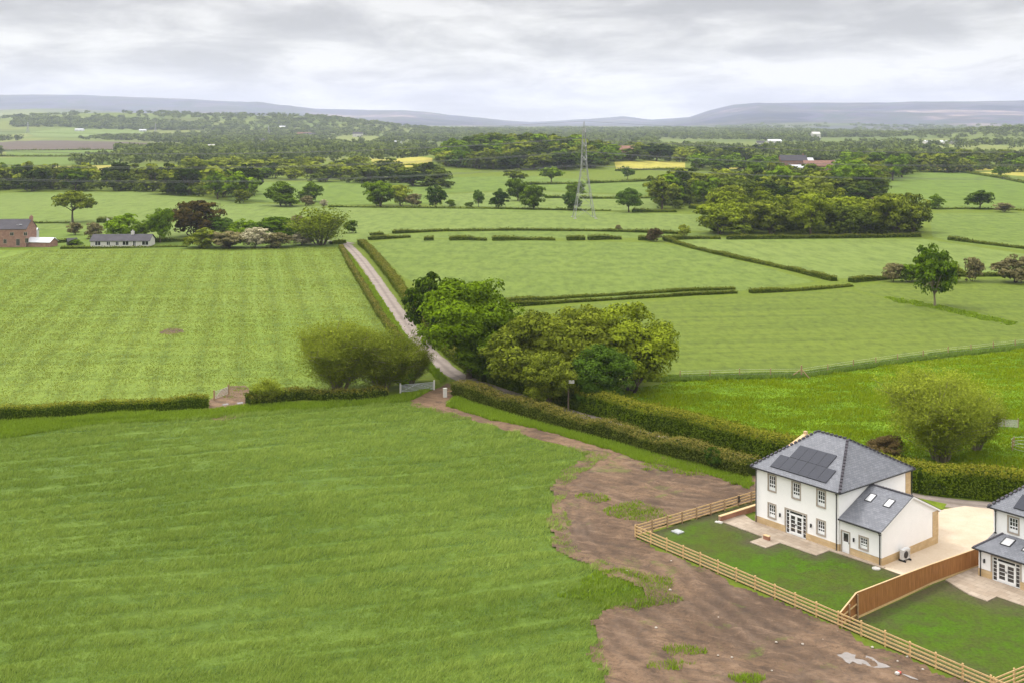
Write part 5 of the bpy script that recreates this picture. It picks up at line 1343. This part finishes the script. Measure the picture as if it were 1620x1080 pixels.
# ---------------------------------------------------------------- grass that stands up
def blades(name, poly, n, hgt, wid, mat, hfun=None, lean=(.35,.1), seed=1, nearbias=True, wob=.0):
    g = np.random.default_rng(seed); poly = np.array(poly); lo, hi = poly.min(0), poly.max(0)
    hi = np.minimum(hi, (130, 400)); lo = np.maximum(lo, (-140, 66)); k = 0; out = []
    while k < n:
        y = lo[1]*(hi[1]/lo[1])**(g.random(200000)) if nearbias else lo[1]+(hi[1]-lo[1])*g.random(200000)
        x = lo[0]+(hi[0]-lo[0])*g.random(200000)
        ok = (np.abs(x) < y*.56+4) & inside(poly, x+(fbm(x*.8, y*.8, 71)-.5)*wob, y+(fbm(x*.8, y*.8, 72)-.5)*wob); q = np.stack([x[ok], y[ok]], -1); out.append(q); k += len(q)
        if len(out) > 60: break
    q = np.concatenate(out)[:n]; n = len(q)
    hh = hgt*g.uniform(.55, 1.2, n)
    if hfun is not None: hh = hh*hfun(q[:,0], q[:,1])
    ok = hh > .03; q, hh = q[ok], hh[ok]; n = len(q)
    sc_ = np.clip(q[:,1]/100, .8, 2.2); wd = wid*g.uniform(.6, 1.3, n)*sc_
    a = g.random(n)*6.283; ax = np.stack([np.cos(a), np.sin(a)], -1)
    ln = np.array(lean)+g.normal(size=(n,2))*.35
    z0 = height(q[:,0], q[:,1])
    T3 = np.zeros((n,3,3)); T3[:,0,:2] = q-ax*wd[:,None]; T3[:,1,:2] = q+ax*wd[:,None]; T3[:,2,:2] = q+ln*hh[:,None]
    T3[:,:2,2] = z0[:,None]; T3[:,2,2] = z0+hh
    tint = np.clip(0.75*(fbm(q[:,0]*.045, q[:,1]*.07, 81, 4)-.5)+.42+.26*g.random(n)+.5*(hh/hgt-.75), 0, 1)
    me = quads_mesh(name, T3, L[mat], {'tint': tint}); return tag(link(me, name), kind='stuff')
def rowwave(ang, a_s, c_s, lo=.35, hi=1.25, seed=5):
    ca, sa = math.cos(ang), math.sin(ang)
    def f(x, y):
        s = x*ca+y*sa; c = -x*sa+y*ca
        v = fbm(s*a_s, c*c_s, seed, 4); return lo+(hi-lo)*sstep((v-.33)/.34)
    return f
def crop_rows(x, y):
    a = R(19); s = x*math.cos(a)+y*math.sin(a); c = -x*math.sin(a)+y*math.cos(a)+9*(fbm(x/45, y/45, 44, 2)-.5)
    cl = sstep((fbm(x*.75, y*.75, 5, 3)-.34)/.30); ds = sstep((fbm(s*.22, c*1.25, 7, 3)-.36)/.26)
    ph = np.mod(c+.5*(fbm(s*.12, c*.12, 6, 2)-.5), 3.4)-1.7; ln = np.exp(-(ph/.42)**2)*np.clip(2.6*fbm(s*.05, c*.11, 8, 3)-.6, 0, 1)
    return (.22+.52*cl+.46*ds)*(1-.8*ln)
def mid_rows(x, y):
    a = R(-76.5); c = -x*math.sin(a)+y*math.cos(a)+3*(fbm(x/60, y/60, 47, 2)-.5)
    tr = np.exp(-((np.mod(c, 6.0)-3.0)/.5)**2)*(.4+.6*fbm(x*.05, y*.05, 48, 2))
    return (.62+.55*sstep((fbm(x*.22, y*.5, 6, 3)-.33)/.34))*(1-.75*tr)
blades('crop_grass', CROP_R, 520000, .38, .030, 'blade', crop_rows, (.42,.18), 2, True, 1.2)
blades('mid_grass', MIDL, 160000, .22, .05, 'blade_mid', mid_rows, (.25,.1), 3)
blades('meadow_grass', MEADOW, 170000, .30, .05, 'blade_lush', rowwave(R(2), .28, .62, .4, 1.3, 7), (.2,.1), 4)
VERGES = [
 ('verge_grass', px((720,628),(800,654),(900,682),(1000,708),(1100,733),(1190,757),(1188,775),(1120,752),(1020,732),(965,712),(870,684),(770,662),(705,642)), 26000, .42, .05, 'blade_rough'),
 ('verge_grass', px((-80,674),(0,666),(170,657),(330,648),(400,640),(520,636),(640,624),(690,612),(650,634),(520,646),(400,652),(330,662),(150,672),(0,694),(-80,704)), 30000, .40, .06, 'blade_rough'),
 ('long_grass', px((1000,604),(1075,603),(1170,600),(1268,598),(1350,586),(1420,576),(1500,565),(1640,550),(1640,543),(1500,558),(1420,569),(1350,579),(1268,591),(1170,593),(1075,596),(1000,596)), 20000, .50, .07, 'blade_dark'),
 ('long_grass', px((1395,470),(1440,476),(1500,487),(1560,500),(1610,510),(1600,515),(1540,503),(1480,490),(1430,480)), 2200, .32, .09, 'blade_rough'),
 ('verge_grass', px((544,392),(560,412),(581,441),(602,472),(622,502),(642,532),(662,558),(690,583),(706,602),(698,606),(660,570),(640,548),(606,500),(580,458),(560,425),(545,393)), 12000, .45, .08, 'blade_rough'),
 ('long_grass', px((90,667),(180,656),(245,654),(230,662),(140,668),(95,671)), 5000, .6, .06, 'blade_rough'),
]
for k, (nm, poly, n, h, w, mt) in enumerate(VERGES): blades(nm, poly, n, h, w, mt, None, (.1,.05), 20+k, False, 3.5 if n < 4000 else 1.0)
for k, (c, rx, ry) in enumerate(TUFTED):
    q = P(*c); m = [q+np.array([math.cos(a)*rx, math.sin(a)*ry*1.3])*(.7+.6*random.random()) for a in np.linspace(0, 6.28, 14)[:-1]]
    blades('grass_clump', m, int(rx*ry*260)+60, .34, .05, 'blade_rough', None, (.1,.05), 50+k, False, .6)
# ---------------------------------------------------------------- gates, posts and wire
def field_gate(p, rz, label, L_=3.4, mat='steel'):
    t = empty('field_gate', (p[0], p[1], 0), rz); tag(t, label, 'gate')
    mb = MB()
    for k in range(6): z = .18+.18*k; mb.tube([(0,0,z),(L_,0,z)], .028, 6)
    for x in (0, L_): mb.tube([(x,0,.12),(x,0,1.14)], .032, 6)
    mb.build('bars', M[mat], t)
    mb = MB(); mb.tube([(0,.02,.18),(L_*.5,.02,1.05)], .022, 6); mb.tube([(L_,.02,.18),(L_*.5,.02,1.05)], .022, 6); mb.build('brace', M[mat], t)
    for x in (-.16, L_+.16):
        mb = MB(); mb.box(x-.09, x+.09, -.09, .09, 0, 1.35); mb.build('post', M['white_paint' if mat == 'steel' else 'softwood_old'], t)
a, b = P(635,621), P(685,616.5)
field_gate(a, math.atan2((b-a)[1], (b-a)[0]), 'galvanised steel field gate across the grassy opening by the willows', float(np.linalg.norm(b-a)))
a = P(340,632); field_gate(a, R(70), 'pale weathered field gate standing open at the muddy gateway', 3.0, 'concrete')
q = P(704,628); t = empty('gate_post', (q[0], q[1], 0), .4); tag(t, 'chunky white post at the bare entrance off the lane', 'post')
mb = MB(); mb.box(-.22,.22,-.2,.2,0,1.15); mb.box(-.24,.24,-.22,.22,1.15,1.25); mb.build('shaft', M['white_paint'], t)
mb = MB(); mb.box(.22,1.0,-.05,.05,.7,.85); mb.build('rail', M['softwood_old'], t)
q = P(655,606); mb = MB(); mb.box(-.06,.06,-.06,.06,0,3.2); mb.box(-.05,.05,-.5,.06,3.1,3.2)
tag(mb.build('timber_post', M['softwood'], None, False, (q[0], q[1], 0)), 'tall slim timber post behind the steel field gate', 'post')
q = P(899,655); t = empty('utility_post', (q[0], q[1], 0), 0); tag(t, 'dark slim post with a white box in the lane hedge', 'post')
mb = MB(); mb.tube([(0,0,0),(.02,0,4.6)], [.13,.09], 8); mb.build('shaft', M['bark'], t)
mb = MB(); mb.box(-.05,.75,-.2,.1,4.0,4.35); mb.build('white_box', M['white_paint'], t)
def wire_fence(pts, label, sp=4.0):
    t = empty('wire_fence', (*pts[0], 0)); tag(t, label, 'fence'); o = np.array([*pts[0], 0.])
    allp = []
    for a, b in zip(pts, pts[1:]):
        n = max(1, int(np.linalg.norm(b-a)/sp)); allp += [a+(b-a)*k/n for k in range(n)]
    allp.append(pts[-1])
    for q in allp[:95]:
        mb = MB(); x, y = q-o[:2]; mb.box(x-.06, x+.06, y-.06, y+.06, 0, 1.25+random.uniform(-.05,.1)); mb.build('post', M['softwood_old'], t)
    for z in (.45,.8,1.12):
        mb = MB(); mb.tube([(q[0]-o[0], q[1]-o[1], z) for q in allp], .008, 3); mb.build('wire', M['steel'], t)
    return t, o
t, o_ = wire_fence(px((1076,599),(1170,596),(1268,595),(1350,582),(1420,572),(1500,561),(1640,546)), 'post and wire fence with long grass between the mown field and the meadow')
q = P(1268,596)-o_[:2]
mb = MB(); mb.box(q[0]-.1,q[0]+.1,q[1]-.1,q[1]+.1,0,1.7); mb.bar((q[0],q[1],1.2),(q[0]-1.7,q[1]-.2,.05),.1,.1); mb.bar((q[0],q[1],1.2),(q[0]+.9,q[1]-.9,.05),.1,.1); mb.build('strainer_post', M['softwood_old'], t)
# hurdle in the meadow and fence round the paddock tree at the edge
q = P(1570,674); q2 = P(1611,677); d = q2-q
t = empty('hurdle', (*q, 0), math.atan2(d[1], d[0])); tag(t, 'grey slatted hurdle standing in the meadow right of the large willow', 'hurdle'); Lh = float(np.linalg.norm(d))
mb = MB()
for k in range(7): mb.box(0, Lh, -.02, .02, .12+.13*k, .20+.13*k)
mb.build('slats', M['concrete'], t)
for x in (0, Lh*.5, Lh):
    mb = MB(); mb.box(x-.06, x+.06, .02, .12, 0, 1.2); mb.build('post', M['softwood_old'], t)
q = P(1624,712); t = empty('wire_pen', (*q, 0)); tag(t, 'round wire pen at the edge of the meadow', 'fence')
ring = [(1.6*math.cos(a), 1.6*math.sin(a), 0) for a in np.linspace(0, 6.283, 13)]
for z in (.3,.7,1.1):
    mb = MB(); mb.tube([(x,y,z) for x,y,_ in ring], .015, 4); mb.build('wire', M['steel'], t)
for x, y, _ in ring[:-1:2]:
    mb = MB(); mb.box(x-.05,x+.05,y-.05,y+.05,0,1.25); mb.build('post', M['softwood_old'], t)

# ---------------------------------------------------------------- power line
def make_pylon(hh, name='pylon', rad=.11):
    t = empty(name); mb = MB(); b0 = 4.1; waist = hh*.52
    def half(z): return b0+(1.15-b0)*(z/waist)**.85 if z < waist else 1.15+(0.35-1.15)*(z-waist)/(hh-waist)
    lv = [0, hh*.13, hh*.25, hh*.35, hh*.44, waist, hh*.59, hh*.66, hh*.73, hh*.80, hh*.87, hh*.93]
    for sx, sy in ((1,1),(1,-1),(-1,1),(-1,-1)):
        for z0, z1 in zip(lv, lv[1:]): mb.bar((sx*half(z0),sy*half(z0),z0),(sx*half(z1),sy*half(z1),z1), rad*1.7, rad*1.7)
        mb.bar((sx*half(lv[-1]),sy*half(lv[-1]),lv[-1]),(0,0,hh), rad, rad)
    mb.build('legs', M['pylon'], t); mb = MB()
    for z0, z1 in zip(lv, lv[1:]):
        for s in (-1,1):
            mb.bar((-half(z0),s*half(z0),z0),(half(z1),s*half(z1),z1), rad*.7, rad*.7); mb.bar((half(z0),s*half(z0),z0),(-half(z1),s*half(z1),z1), rad*.7, rad*.7)
            mb.bar((s*half(z0),-half(z0),z0),(s*half(z1),half(z1),z1), rad*.7, rad*.7); mb.bar((s*half(z0),half(z0),z0),(s*half(z1),-half(z1),z1), rad*.7, rad*.7)
            mb.bar((-half(z1),s*half(z1),z1),(half(z1),s*half(z1),z1), rad*.6, rad*.6); mb.bar((s*half(z1),-half(z1),z1),(s*half(z1),half(z1),z1), rad*.6, rad*.6)
    mb.build('lattice', M['pylon'], t)
    for f, ln in ((.60,4.6),(.74,5.8),(.88,4.4)):
        z = hh*f; mb = MB(); w = half(z)
        for s in (-1,1):
            for sx in (-1,1):
                mb.bar((sx*w,s*w,z),(0,s*ln,z+.15), rad, rad); mb.bar((sx*w,s*w,z+1.7),(0,s*ln,z+.15), rad, rad)
        mb.build('crossarm', M['pylon'], t)
        for s in (-1,1):
            mb = MB(); mb.tube([(0,s*ln,z+.1),(0,s*ln,z-2.0)], .13, 8)
            mb.build('insulator', M['cable'], t)
    for sx, sy in ((1,1),(1,-1),(-1,1),(-1,-1)):
        mb = MB(); mb.box(sx*b0-.5, sx*b0+.5, sy*b0-.5, sy*b0+.5, -.1, .25); mb.build('footing', M['concrete'], t)
    return t
PH = 38.0
py = P(924,345); pz = hz(py); dirn = R(4)
pyl = make_pylon(PH, rad=.12); pyl.location = (*py, pz); pyl.rotation_euler = (0,0,dirn)
tag(pyl, 'tall steel lattice pylon standing in the pale field', 'pylon', 'pylons of the power line')
ends = []
for s, lab in ((-1,'next pylon of the same line to the west'),(1,'next pylon of the same line to the east')):
    q = py+np.array([math.cos(dirn), math.sin(dirn)])*s*310; ends.append(q)
    o = copy_tree(pyl); o.location = (*q, hz(q)); tag(o, lab, 'pylon', 'pylons of the power line')
k = 0
for f, ln, lv in ((.60,4.6,'lowest'),(.74,5.8,'middle'),(.88,4.4,'highest')):
    for s, nf in ((-1,'near'),(1,'far')):
        for q, sd in ((ends[0],'left'),(ends[1],'right')):
            off = np.array([-math.sin(dirn), math.cos(dirn)])*s*ln; a = np.array([*(py+off), pz+PH*f-2.0]); b = np.array([*(q+off), hz(q)+PH*f-2.0]); pts = []
            for i in range(33):
                u = i/32; p = a+(b-a)*u; p[2] -= 6.0*4*u*(1-u); pts.append(p)
            mb = MB(); mb.tube(pts, .05, 4)
            tag(mb.build('power_cable', M['cable']), f'{lv} power cable on the {nf} side of the pylon, running {sd}', 'cable', 'cables of the power line')
for q, sd in ((ends[0],'left'),(ends[1],'right')):
    pts = []
    for i in range(33):
        u = i/32; p = np.array([*(py+(q-py)*u), pz+PH-5.0*4*u*(1-u)]); pts.append(p)
    mb = MB(); mb.tube(pts, .03, 4); tag(mb.build('earth_cable', M['cable']), f'thin earth cable from the pylon top running {sd}', 'cable', 'cables of the power line')
for (cx, by, ty, lab) in ((44,211,193,'faint far pylon against the left wooded hill'),(246,212,195,'faint far pylon before the long hilltop wood'),(425,215,199,'faint far pylon among the villages left of centre')):
    q = P(cx, by); hh = H-(ty-HZ)/F*q[1]-hz(q); o = make_pylon(float(hh), 'pylon', .22); o.location = (*q, hz(q)); tag(o, lab, 'pylon', 'faint pylons on the far hills')
def pole(cx, by, ty, label, mat='softwood_old', arm=True):
    q = P(cx, by); D = q[1]; hh = H-(ty-HZ)/F*D-hz(q); t = empty('utility_pole', (*q, hz(q)), random.uniform(-.4,.4)); tag(t, label, 'pole')
    r = max(.12, D*.00018); mb = MB(); mb.tube([(0,0,0),(0,0,hh)], [r*1.2,r], 8); mb.build('shaft', M[mat], t)
    if arm: mb = MB(); mb.box(-.9,.9,-.06,.06,hh-.4,hh-.25); mb.build('crossarm', M[mat], t)
pole(1401,283,263,'wooden pole at the edge of the right hill pasture')
pole(1483,271,256,'wooden pole in front of the far right belt')
pole(1381,330,312,'wooden pole beside the near triangular wood')
q = P(169,376); t = empty('flagpole', (*q, hz(q))); tag(t, 'slender white flagpole behind the bungalow roof', 'flagpole')
mb = MB(); mb.tube([(0,0,0),(0,0,6.6)], [.09,.05], 8); mb.build('shaft', M['white_paint'], t)
mb = MB(); mb.face([(.05,0,5.2),(1.0,.1,4.7),(.9,.05,5.9),(.05,0,6.3)]); mb.face([(.05,0.01,6.3),(.9,.06,5.9),(1.0,.11,4.7),(.05,.01,5.2)]); mb.build('flag', M['white_paint'], t)

# ---------------------------------------------------------------- older buildings
def gabled(name, p, rz, L_, W, he, zr, label, wall='old_brick', roof='far_roof', wins=(), chim=(), cat='house', group=None, z=None, over=.25, door=None):
    t = empty(name, (p[0], p[1], (hz(p)-.1) if z is None else z), rz); tag(t, label, cat, group)
    wl = MB()
    wl.face([(0,0,0),(L_,0,0),(L_,0,he),(0,0,he)], uv=[(0,0),(L_,0),(L_,he),(0,he)]); wl.face([(L_,W,0),(0,W,0),(0,W,he),(L_,W,he)], uv=[(0,0),(L_,0),(L_,he),(0,he)])
    wl.face([(L_,0,0),(L_,W,0),(L_,W,he),(L_,W/2,zr-.06),(L_,0,he)], uv=[(0,0),(W,0),(W,he),(W/2,zr),(0,he)]); wl.face([(0,W,0),(0,0,0),(0,0,he),(0,W/2,zr-.06),(0,W,he)], uv=[(0,0),(W,0),(W,he),(W/2,zr),(0,he)])
    wl.build('wall', M[wall], t)
    rf = MB(); o = over; dz = (zr-he)/(W/2)*o; th = .12
    for s in (0, 1):
        y0 = -o if s == 0 else W+o
        a = [(-o,y0,he-dz),(L_+o,y0,he-dz),(L_+o,W/2,zr),(-o,W/2,zr)]
        b = [(x,y,z_+th) for x,y,z_ in a]
        if s: a = [a[1],a[0],a[3],a[2]]; b = [b[1],b[0],b[3],b[2]]
        slope(rf, b); rf.face(a[::-1])
        for i in range(4): j = (i+1) % 4; rf.face([a[i],a[j],b[j],b[i]])
    r = rf.build('roof', M[roof], t)
    for x in chim:
        mb = MB(); mb.box(x-.45, x+.45, W/2-.35, W/2+.35, zr-.5, zr+1.0); mb.box(x-.15, x+.15, W/2-.15, W/2+.15, zr+1.0, zr+1.35); mb.build('chimney', M[wall], r)
    for (x, zc, ww, hh) in wins:
        mb = MB()
        for q in ((x-ww/2-.08,x-ww/2,zc-hh/2-.08,zc+hh/2+.08),(x+ww/2,x+ww/2+.08,zc-hh/2-.08,zc+hh/2+.08),(x-ww/2,x+ww/2,zc+hh/2,zc+hh/2+.08),(x-ww/2,x+ww/2,zc-hh/2-.08,zc-hh/2),(x-.03,x+.03,zc-hh/2,zc+hh/2)): mb.box(q[0], q[1], -.07, -.003, q[2], q[3])
        f_ = mb.build('window', M['pvc' if wall != 'old_brick' else 'stone_trim'], t)
        g = MB(); g.box(x-ww/2, x+ww/2, -.03, -.002, zc-hh/2, zc+hh/2); g.build('glass', M['far_window'], f_)
    return t, r
p = P(-60,392); e = P(41,391.5); d = e-p
t, rf = gabled('stone_farmhouse', p, math.atan2(d[1], d[0]), float(np.linalg.norm(d)), 8.5, 5.5, 8.1, 'old pink sandstone farmhouse with a grey slate roof at the left picture edge', 'old_brick', 'far_roof',
   [(14.6,4.1,1.0,.9),(18.6,4.1,.9,.9),(16.4,1.6,1.0,1.9),(19.0,2.1,.9,1.3),(12.6,1.9,.9,1.2),(8,4.1,1,1),(8,1.9,1,1.2)], (18.7,6), over=.15)
mb = MB(); mb.box(15.4,16.3,1.2,1.25,6.65,6.7); mb.bar((16.2,1.8,6.78),(16.9,1.8,6.78),.9,.06); mb.build('rooflight', M['far_metal'], rf)
q = P(42,391); t, _ = gabled('lean_to_shed', q, R(-8), 7.4, 4.5, 1.6, 2.7, 'low brick lean-to shed with a pale sheet roof at the farmhouse gable', 'old_brick', 'far_metal', (), (), 'shed')
q = P(47,380); t, _ = gabled('tall_shed', q, R(5), 1.9, 3, 3.0, 3.7, 'narrow pale shed behind the farmhouse gable', 'far_metal', 'far_metal', (), (), 'shed')
q = P(66,386); t, _ = gabled('greenhouse', q, R(4), 3.6, 2.5, 1.0, 1.7, 'small pale greenhouse right of the lean-to shed', 'far_metal', 'far_metal', (), (), 'greenhouse')
q = P(108,388.5); t, _ = gabled('garden_shed', q, R(35), 2.6, 2.2, 1.3, 2.1, 'small black garden shed left of the bungalow', 'black', 'black', (), (), 'shed')
p = P(143,391); d = P(236,390.5)-p
t, _ = gabled('bungalow', p, math.atan2(d[1], d[0]), float(np.linalg.norm(d)), 6.5, 1.9, 3.5, 'long low pale bungalow with a dark roof across the left field', 'far_render', 'far_roof',
   [(2.2,1.15,1.6,1.1),(5.3,1.15,1.0,1.0),(7.9,1.1,.9,1.1),(10.4,1.15,1.8,1.1),(13.0,1.0,.8,1.5),(16.2,1.15,1.9,1.1)], (11.6,), over=.3)
# farm beyond the right wood
for (cx, by, L_, W, he, zr, wl, rf, rz, lab) in ((1236,270,21,9,8.0,12,'far_brick','far_roof',.06,'brick farmhouse of the far farm, left of the barns'),(1250,272,17,8,3.4,5.2,'far_render','far_metal',.02,'low white-fronted barn of the far farm'),
    (1262,268,14,9,5.5,9.2,'far_metal','far_metal',.1,'pale sheet-roofed barn behind the low white one'),(1273,271,24,9,4.4,8.2,'far_brick','far_brick',-.03,'red-tiled barn of the far farm'),(1297,271,16,8,3.5,5.5,'far_brick','far_roof',0,'dark-roofed shed at the right end of the far farm'),(1312,269,11,8,4.5,7,'far_roof','far_metal',.1,'black shed with a pale roof in the far farm')):
    q = P(cx, by); gabled('farm_building', q, rz, L_, W, he, zr, lab, wl, rf, [(L_*.3, he*.6, 1.6, 1.6), (L_*.7, he*.6, 1.6, 1.6)], (L_*.9,) if 'farmhouse' in lab else (), 'farm building', over=.3)
# houses scattered over the distance
for (cx, by, L_, W, he, zr, wl, rf, rz, lab) in ((1286,222,16,12,13,17,'far_render','far_render',.1,'tall pale mill-like building on the right skyline wood'),(558,217,24,9,8,12,'far_render','far_roof',0,'white house on the slope left of the rounded wood'),
    (442,205,16,10,7,10,'far_render','far_metal',.1,'white cottage below the small hilltop wood'),(470,216,34,10,6,10,'far_render','far_brick',.05,'pinkish house group in the far hamlet, left one'),(480,217,26,10,6,10,'far_brick','far_roof',-.05,'pinkish house group in the far hamlet, right one'),
    (405,228,14,8,6,9,'far_render','far_roof',.1,'white cottage left of the long far shed'),(432,229,10,8,6,9,'far_render','far_roof',.1,'small white cottage just left of the long far shed'),(474,234,62,14,4.5,6.5,'far_render','far_metal',.02,'long low far shed with a pale roof'),
    (762,216,18,9,7,10,'far_render','far_roof',.1,'white house above the rounded wood'),(958,240,22,9,7,11,'far_brick','far_roof',.2,'brick house in the hamlet right of the pylon'),(968,240,20,9,7,11,'far_render','far_roof',-.2,'cream house in the hamlet right of the pylon'),
    (972,250,18,9,7,10,'far_brick','far_brick',.1,'red-roofed cottage beside the straight plantation'),(1465,228,70,16,4,6,'far_render','far_metal',.03,'row of pale long sheds on the right rise'),(327,241,10,8,6,10,'far_brick','far_render',.3,'pink gabled cottage among the left far trees'),
    (1198,232,12,8,6,9,'far_render','far_roof',0,'small white cottage on the far right field'),(625,233,12,9,6,10,'far_render','far_metal',.4,'grey-roofed house among trees left of the rounded wood'),(118,208,22,12,5,7,'far_metal','far_metal',0,'pale barn on the left hillside'),(220,209,18,12,5,7,'far_metal','far_metal',.2,'small pale barn right on the left hillside'),
    (1216,228,24,12,5,8,'far_render','far_metal',.1,'pale barn left of the mill-like building')):
    q = P(cx, by); gabled('distant_house', q, rz, L_, W, he, zr, lab, wl, rf, [(L_*.3, he*.55, 1.8, 1.8), (L_*.7, he*.55, 1.8, 1.8)] if L_ < 30 else (), (), 'house', over=.4)

# ---------------------------------------------------------------- camera
cam = bpy.data.cameras.new('camera'); co = bpy.data.objects.new('camera', cam); C.objects.link(co)
co.location = (0,0,H); co.rotation_euler = (R(90),0,0)
cam.sensor_width = 36; cam.lens = 36*F/1620; cam.shift_y = -(540-HZ)/1620; cam.clip_start = 1; cam.clip_end = 60000
sc.camera = co

# ---------------------------------------------------------------- overcast sky, soft sun
SUN_EL, SUN_AZ = R(54), R(-55)         # azimuth from +Y towards +X
w = bpy.data.worlds.new('World'); sc.world = w; w.use_nodes = True; nt = w.node_tree; nt.nodes.clear()
def N(t, **k):
    x = nt.nodes.new(t)
    for a, b in k.items(): setattr(x, a, b)
    return x
def MA(op, a, b=None, clamp=False):
    m = N('ShaderNodeMath', operation=op, use_clamp=clamp)
    for i, q in enumerate((a, b)):
        if q is None: continue
        if isinstance(q, bpy.types.NodeSocket): nt.links.new(q, m.inputs[i])
        else: m.inputs[i].default_value = q
    return m.outputs[0]
sky = N('ShaderNodeTexSky', sky_type='NISHITA'); sky.sun_disc = False; sky.sun_elevation = SUN_EL; sky.sun_rotation = SUN_AZ; sky.altitude = 40; sky.dust_density = 2
tc = N('ShaderNodeTexCoord'); sep = N('ShaderNodeSeparateXYZ'); nt.links.new(tc.outputs['Generated'], sep.inputs[0])
zc = MA('MAXIMUM', sep.outputs[2], 0.0)
den = MA('ADD', zc, .11)
cmb = N('ShaderNodeCombineXYZ'); nt.links.new(MA('DIVIDE', sep.outputs[0], den), cmb.inputs[0]); nt.links.new(MA('DIVIDE', sep.outputs[1], den), cmb.inputs[1])
def wnoise(scale, detail, rough, dist=0.0, vec=None, loc=None):
    x = N('ShaderNodeTexNoise'); x.inputs['Scale'].default_value = scale; x.inputs['Detail'].default_value = detail; x.inputs['Roughness'].default_value = rough; x.inputs['Distortion'].default_value = dist
    mp = N('ShaderNodeMapping'); nt.links.new(vec or cmb.outputs[0], mp.inputs[0]); mp.inputs['Location'].default_value = loc or (0,0,0); mp.inputs['Scale'].default_value = (1,.8,1)
    nt.links.new(mp.outputs[0], x.inputs['Vector']); return x.outputs['Fac']
dm_ = N('ShaderNodeMapping'); nt.links.new(tc.outputs['Generated'], dm_.inputs[0]); dm_.inputs['Scale'].default_value = (7.5,7.5,30); dirv = dm_.outputs[0]
n1 = wnoise(.75, 8, .55, .35, loc=(2.3,1.1,0)); n2 = wnoise(1.15, 10, .6, .35, vec=dirv, loc=(5,2,0))
def wramp(f, st):
    r = N('ShaderNodeValToRGB'); e = r.color_ramp.elements
    while len(e) < len(st): e.new(.5)
    for i, (p_, c_) in enumerate(st): e[i].position = p_; e[i].color = (*c_, 1)
    nt.links.new(f, r.inputs[0]); return r.outputs[0]
nn = MA('ADD', MA('MULTIPLY', n1, .45), MA('MULTIPLY', n2, .55))
shade = wramp(nn, [(.40,(.68,.68,.70)),(.46,(.82,.82,.835)),(.505,(.99,.99,.99)),(.57,(1.24,1.24,1.23))])
# overcast dome: brighter overhead than at the horizon
lum = wramp(zc, [(0,(.74,.725,.71)),(.02,(.68,.665,.655)),(.06,(.56,.55,.54)),(.11,(.50,.49,.485)),(.16,(.58,.57,.56)),(.5,(1.55,1.53,1.48)),(1,(2.2,2.17,2.1))])
mul = N('ShaderNodeMix', data_type='RGBA', blend_type='MULTIPLY'); mul.inputs[0].default_value = 1; nt.links.new(lum, mul.inputs[6]); nt.links.new(shade, mul.inputs[7])
bg1 = N('ShaderNodeBackground'); nt.links.new(sky.outputs[0], bg1.inputs[0]); bg1.inputs[1].default_value = .10
bg2 = N('ShaderNodeBackground'); nt.links.new(mul.outputs[2], bg2.inputs[0]); bg2.inputs[1].default_value = SKY_K
mx = N('ShaderNodeMixShader'); mx.inputs[0].default_value = .95; nt.links.new(bg1.outputs[0], mx.inputs[1]); nt.links.new(bg2.outputs[0], mx.inputs[2])
wo = N('ShaderNodeOutputWorld'); nt.links.new(mx.outputs[0], wo.inputs[0])
w.cycles.sampling_method = 'MANUAL'; w.cycles.sample_map_resolution = 512
sl = bpy.data.lights.new('sun', 'SUN'); sl.energy = 1.5; sl.angle = R(10); sl.color = (1,.965,.91)
so = bpy.data.objects.new('sun', sl); C.objects.link(so); so.location = (-80,60,160)
sd = np.array([math.sin(SUN_AZ)*math.cos(SUN_EL), math.cos(SUN_AZ)*math.cos(SUN_EL), math.sin(SUN_EL)])
from mathutils import Vector
so.rotation_euler = Vector(sd).to_track_quat('Z', 'Y').to_euler()

# ---------------------------------------------------------------- air
mb = MB(); mb.box(-15800, 15800, -15800, 15800, -8, 460); me_o = mb.build('haze', [])
me_o.data.materials.clear()
hm = bpy.data.materials.new('thin_summer_haze'); hm.use_nodes = True; ht = hm.node_tree; ht.nodes.clear()
ho = ht.nodes.new('ShaderNodeOutputMaterial'); hv = ht.nodes.new('ShaderNodeVolumePrincipled'); hv.inputs['Density'].default_value = HAZE; hv.inputs['Color'].default_value = (.68,.73,.92,1); hv.inputs['Anisotropy'].default_value = .2
ht.links.new(hv.outputs[0], ho.inputs['Volume']); me_o.data.materials.append(hm)
tag(me_o, kind='stuff')

sc.view_settings.view_transform = 'Standard'; sc.view_settings.look = 'None'; sc.view_settings.gamma = 1.0; sc.view_settings.exposure = EXPO
sc.render.engine = 'CYCLES'
sc.cycles.max_bounces = 6; sc.cycles.diffuse_bounces = 3; sc.cycles.transmission_bounces = 3; sc.cycles.volume_bounces = 1; sc.cycles.transparent_max_bounces = 6
sc.cycles.use_denoising = True; sc.cycles.use_adaptive_sampling = True; sc.cycles.adaptive_threshold = .02
sc.cycles.sample_clamp_indirect = 6
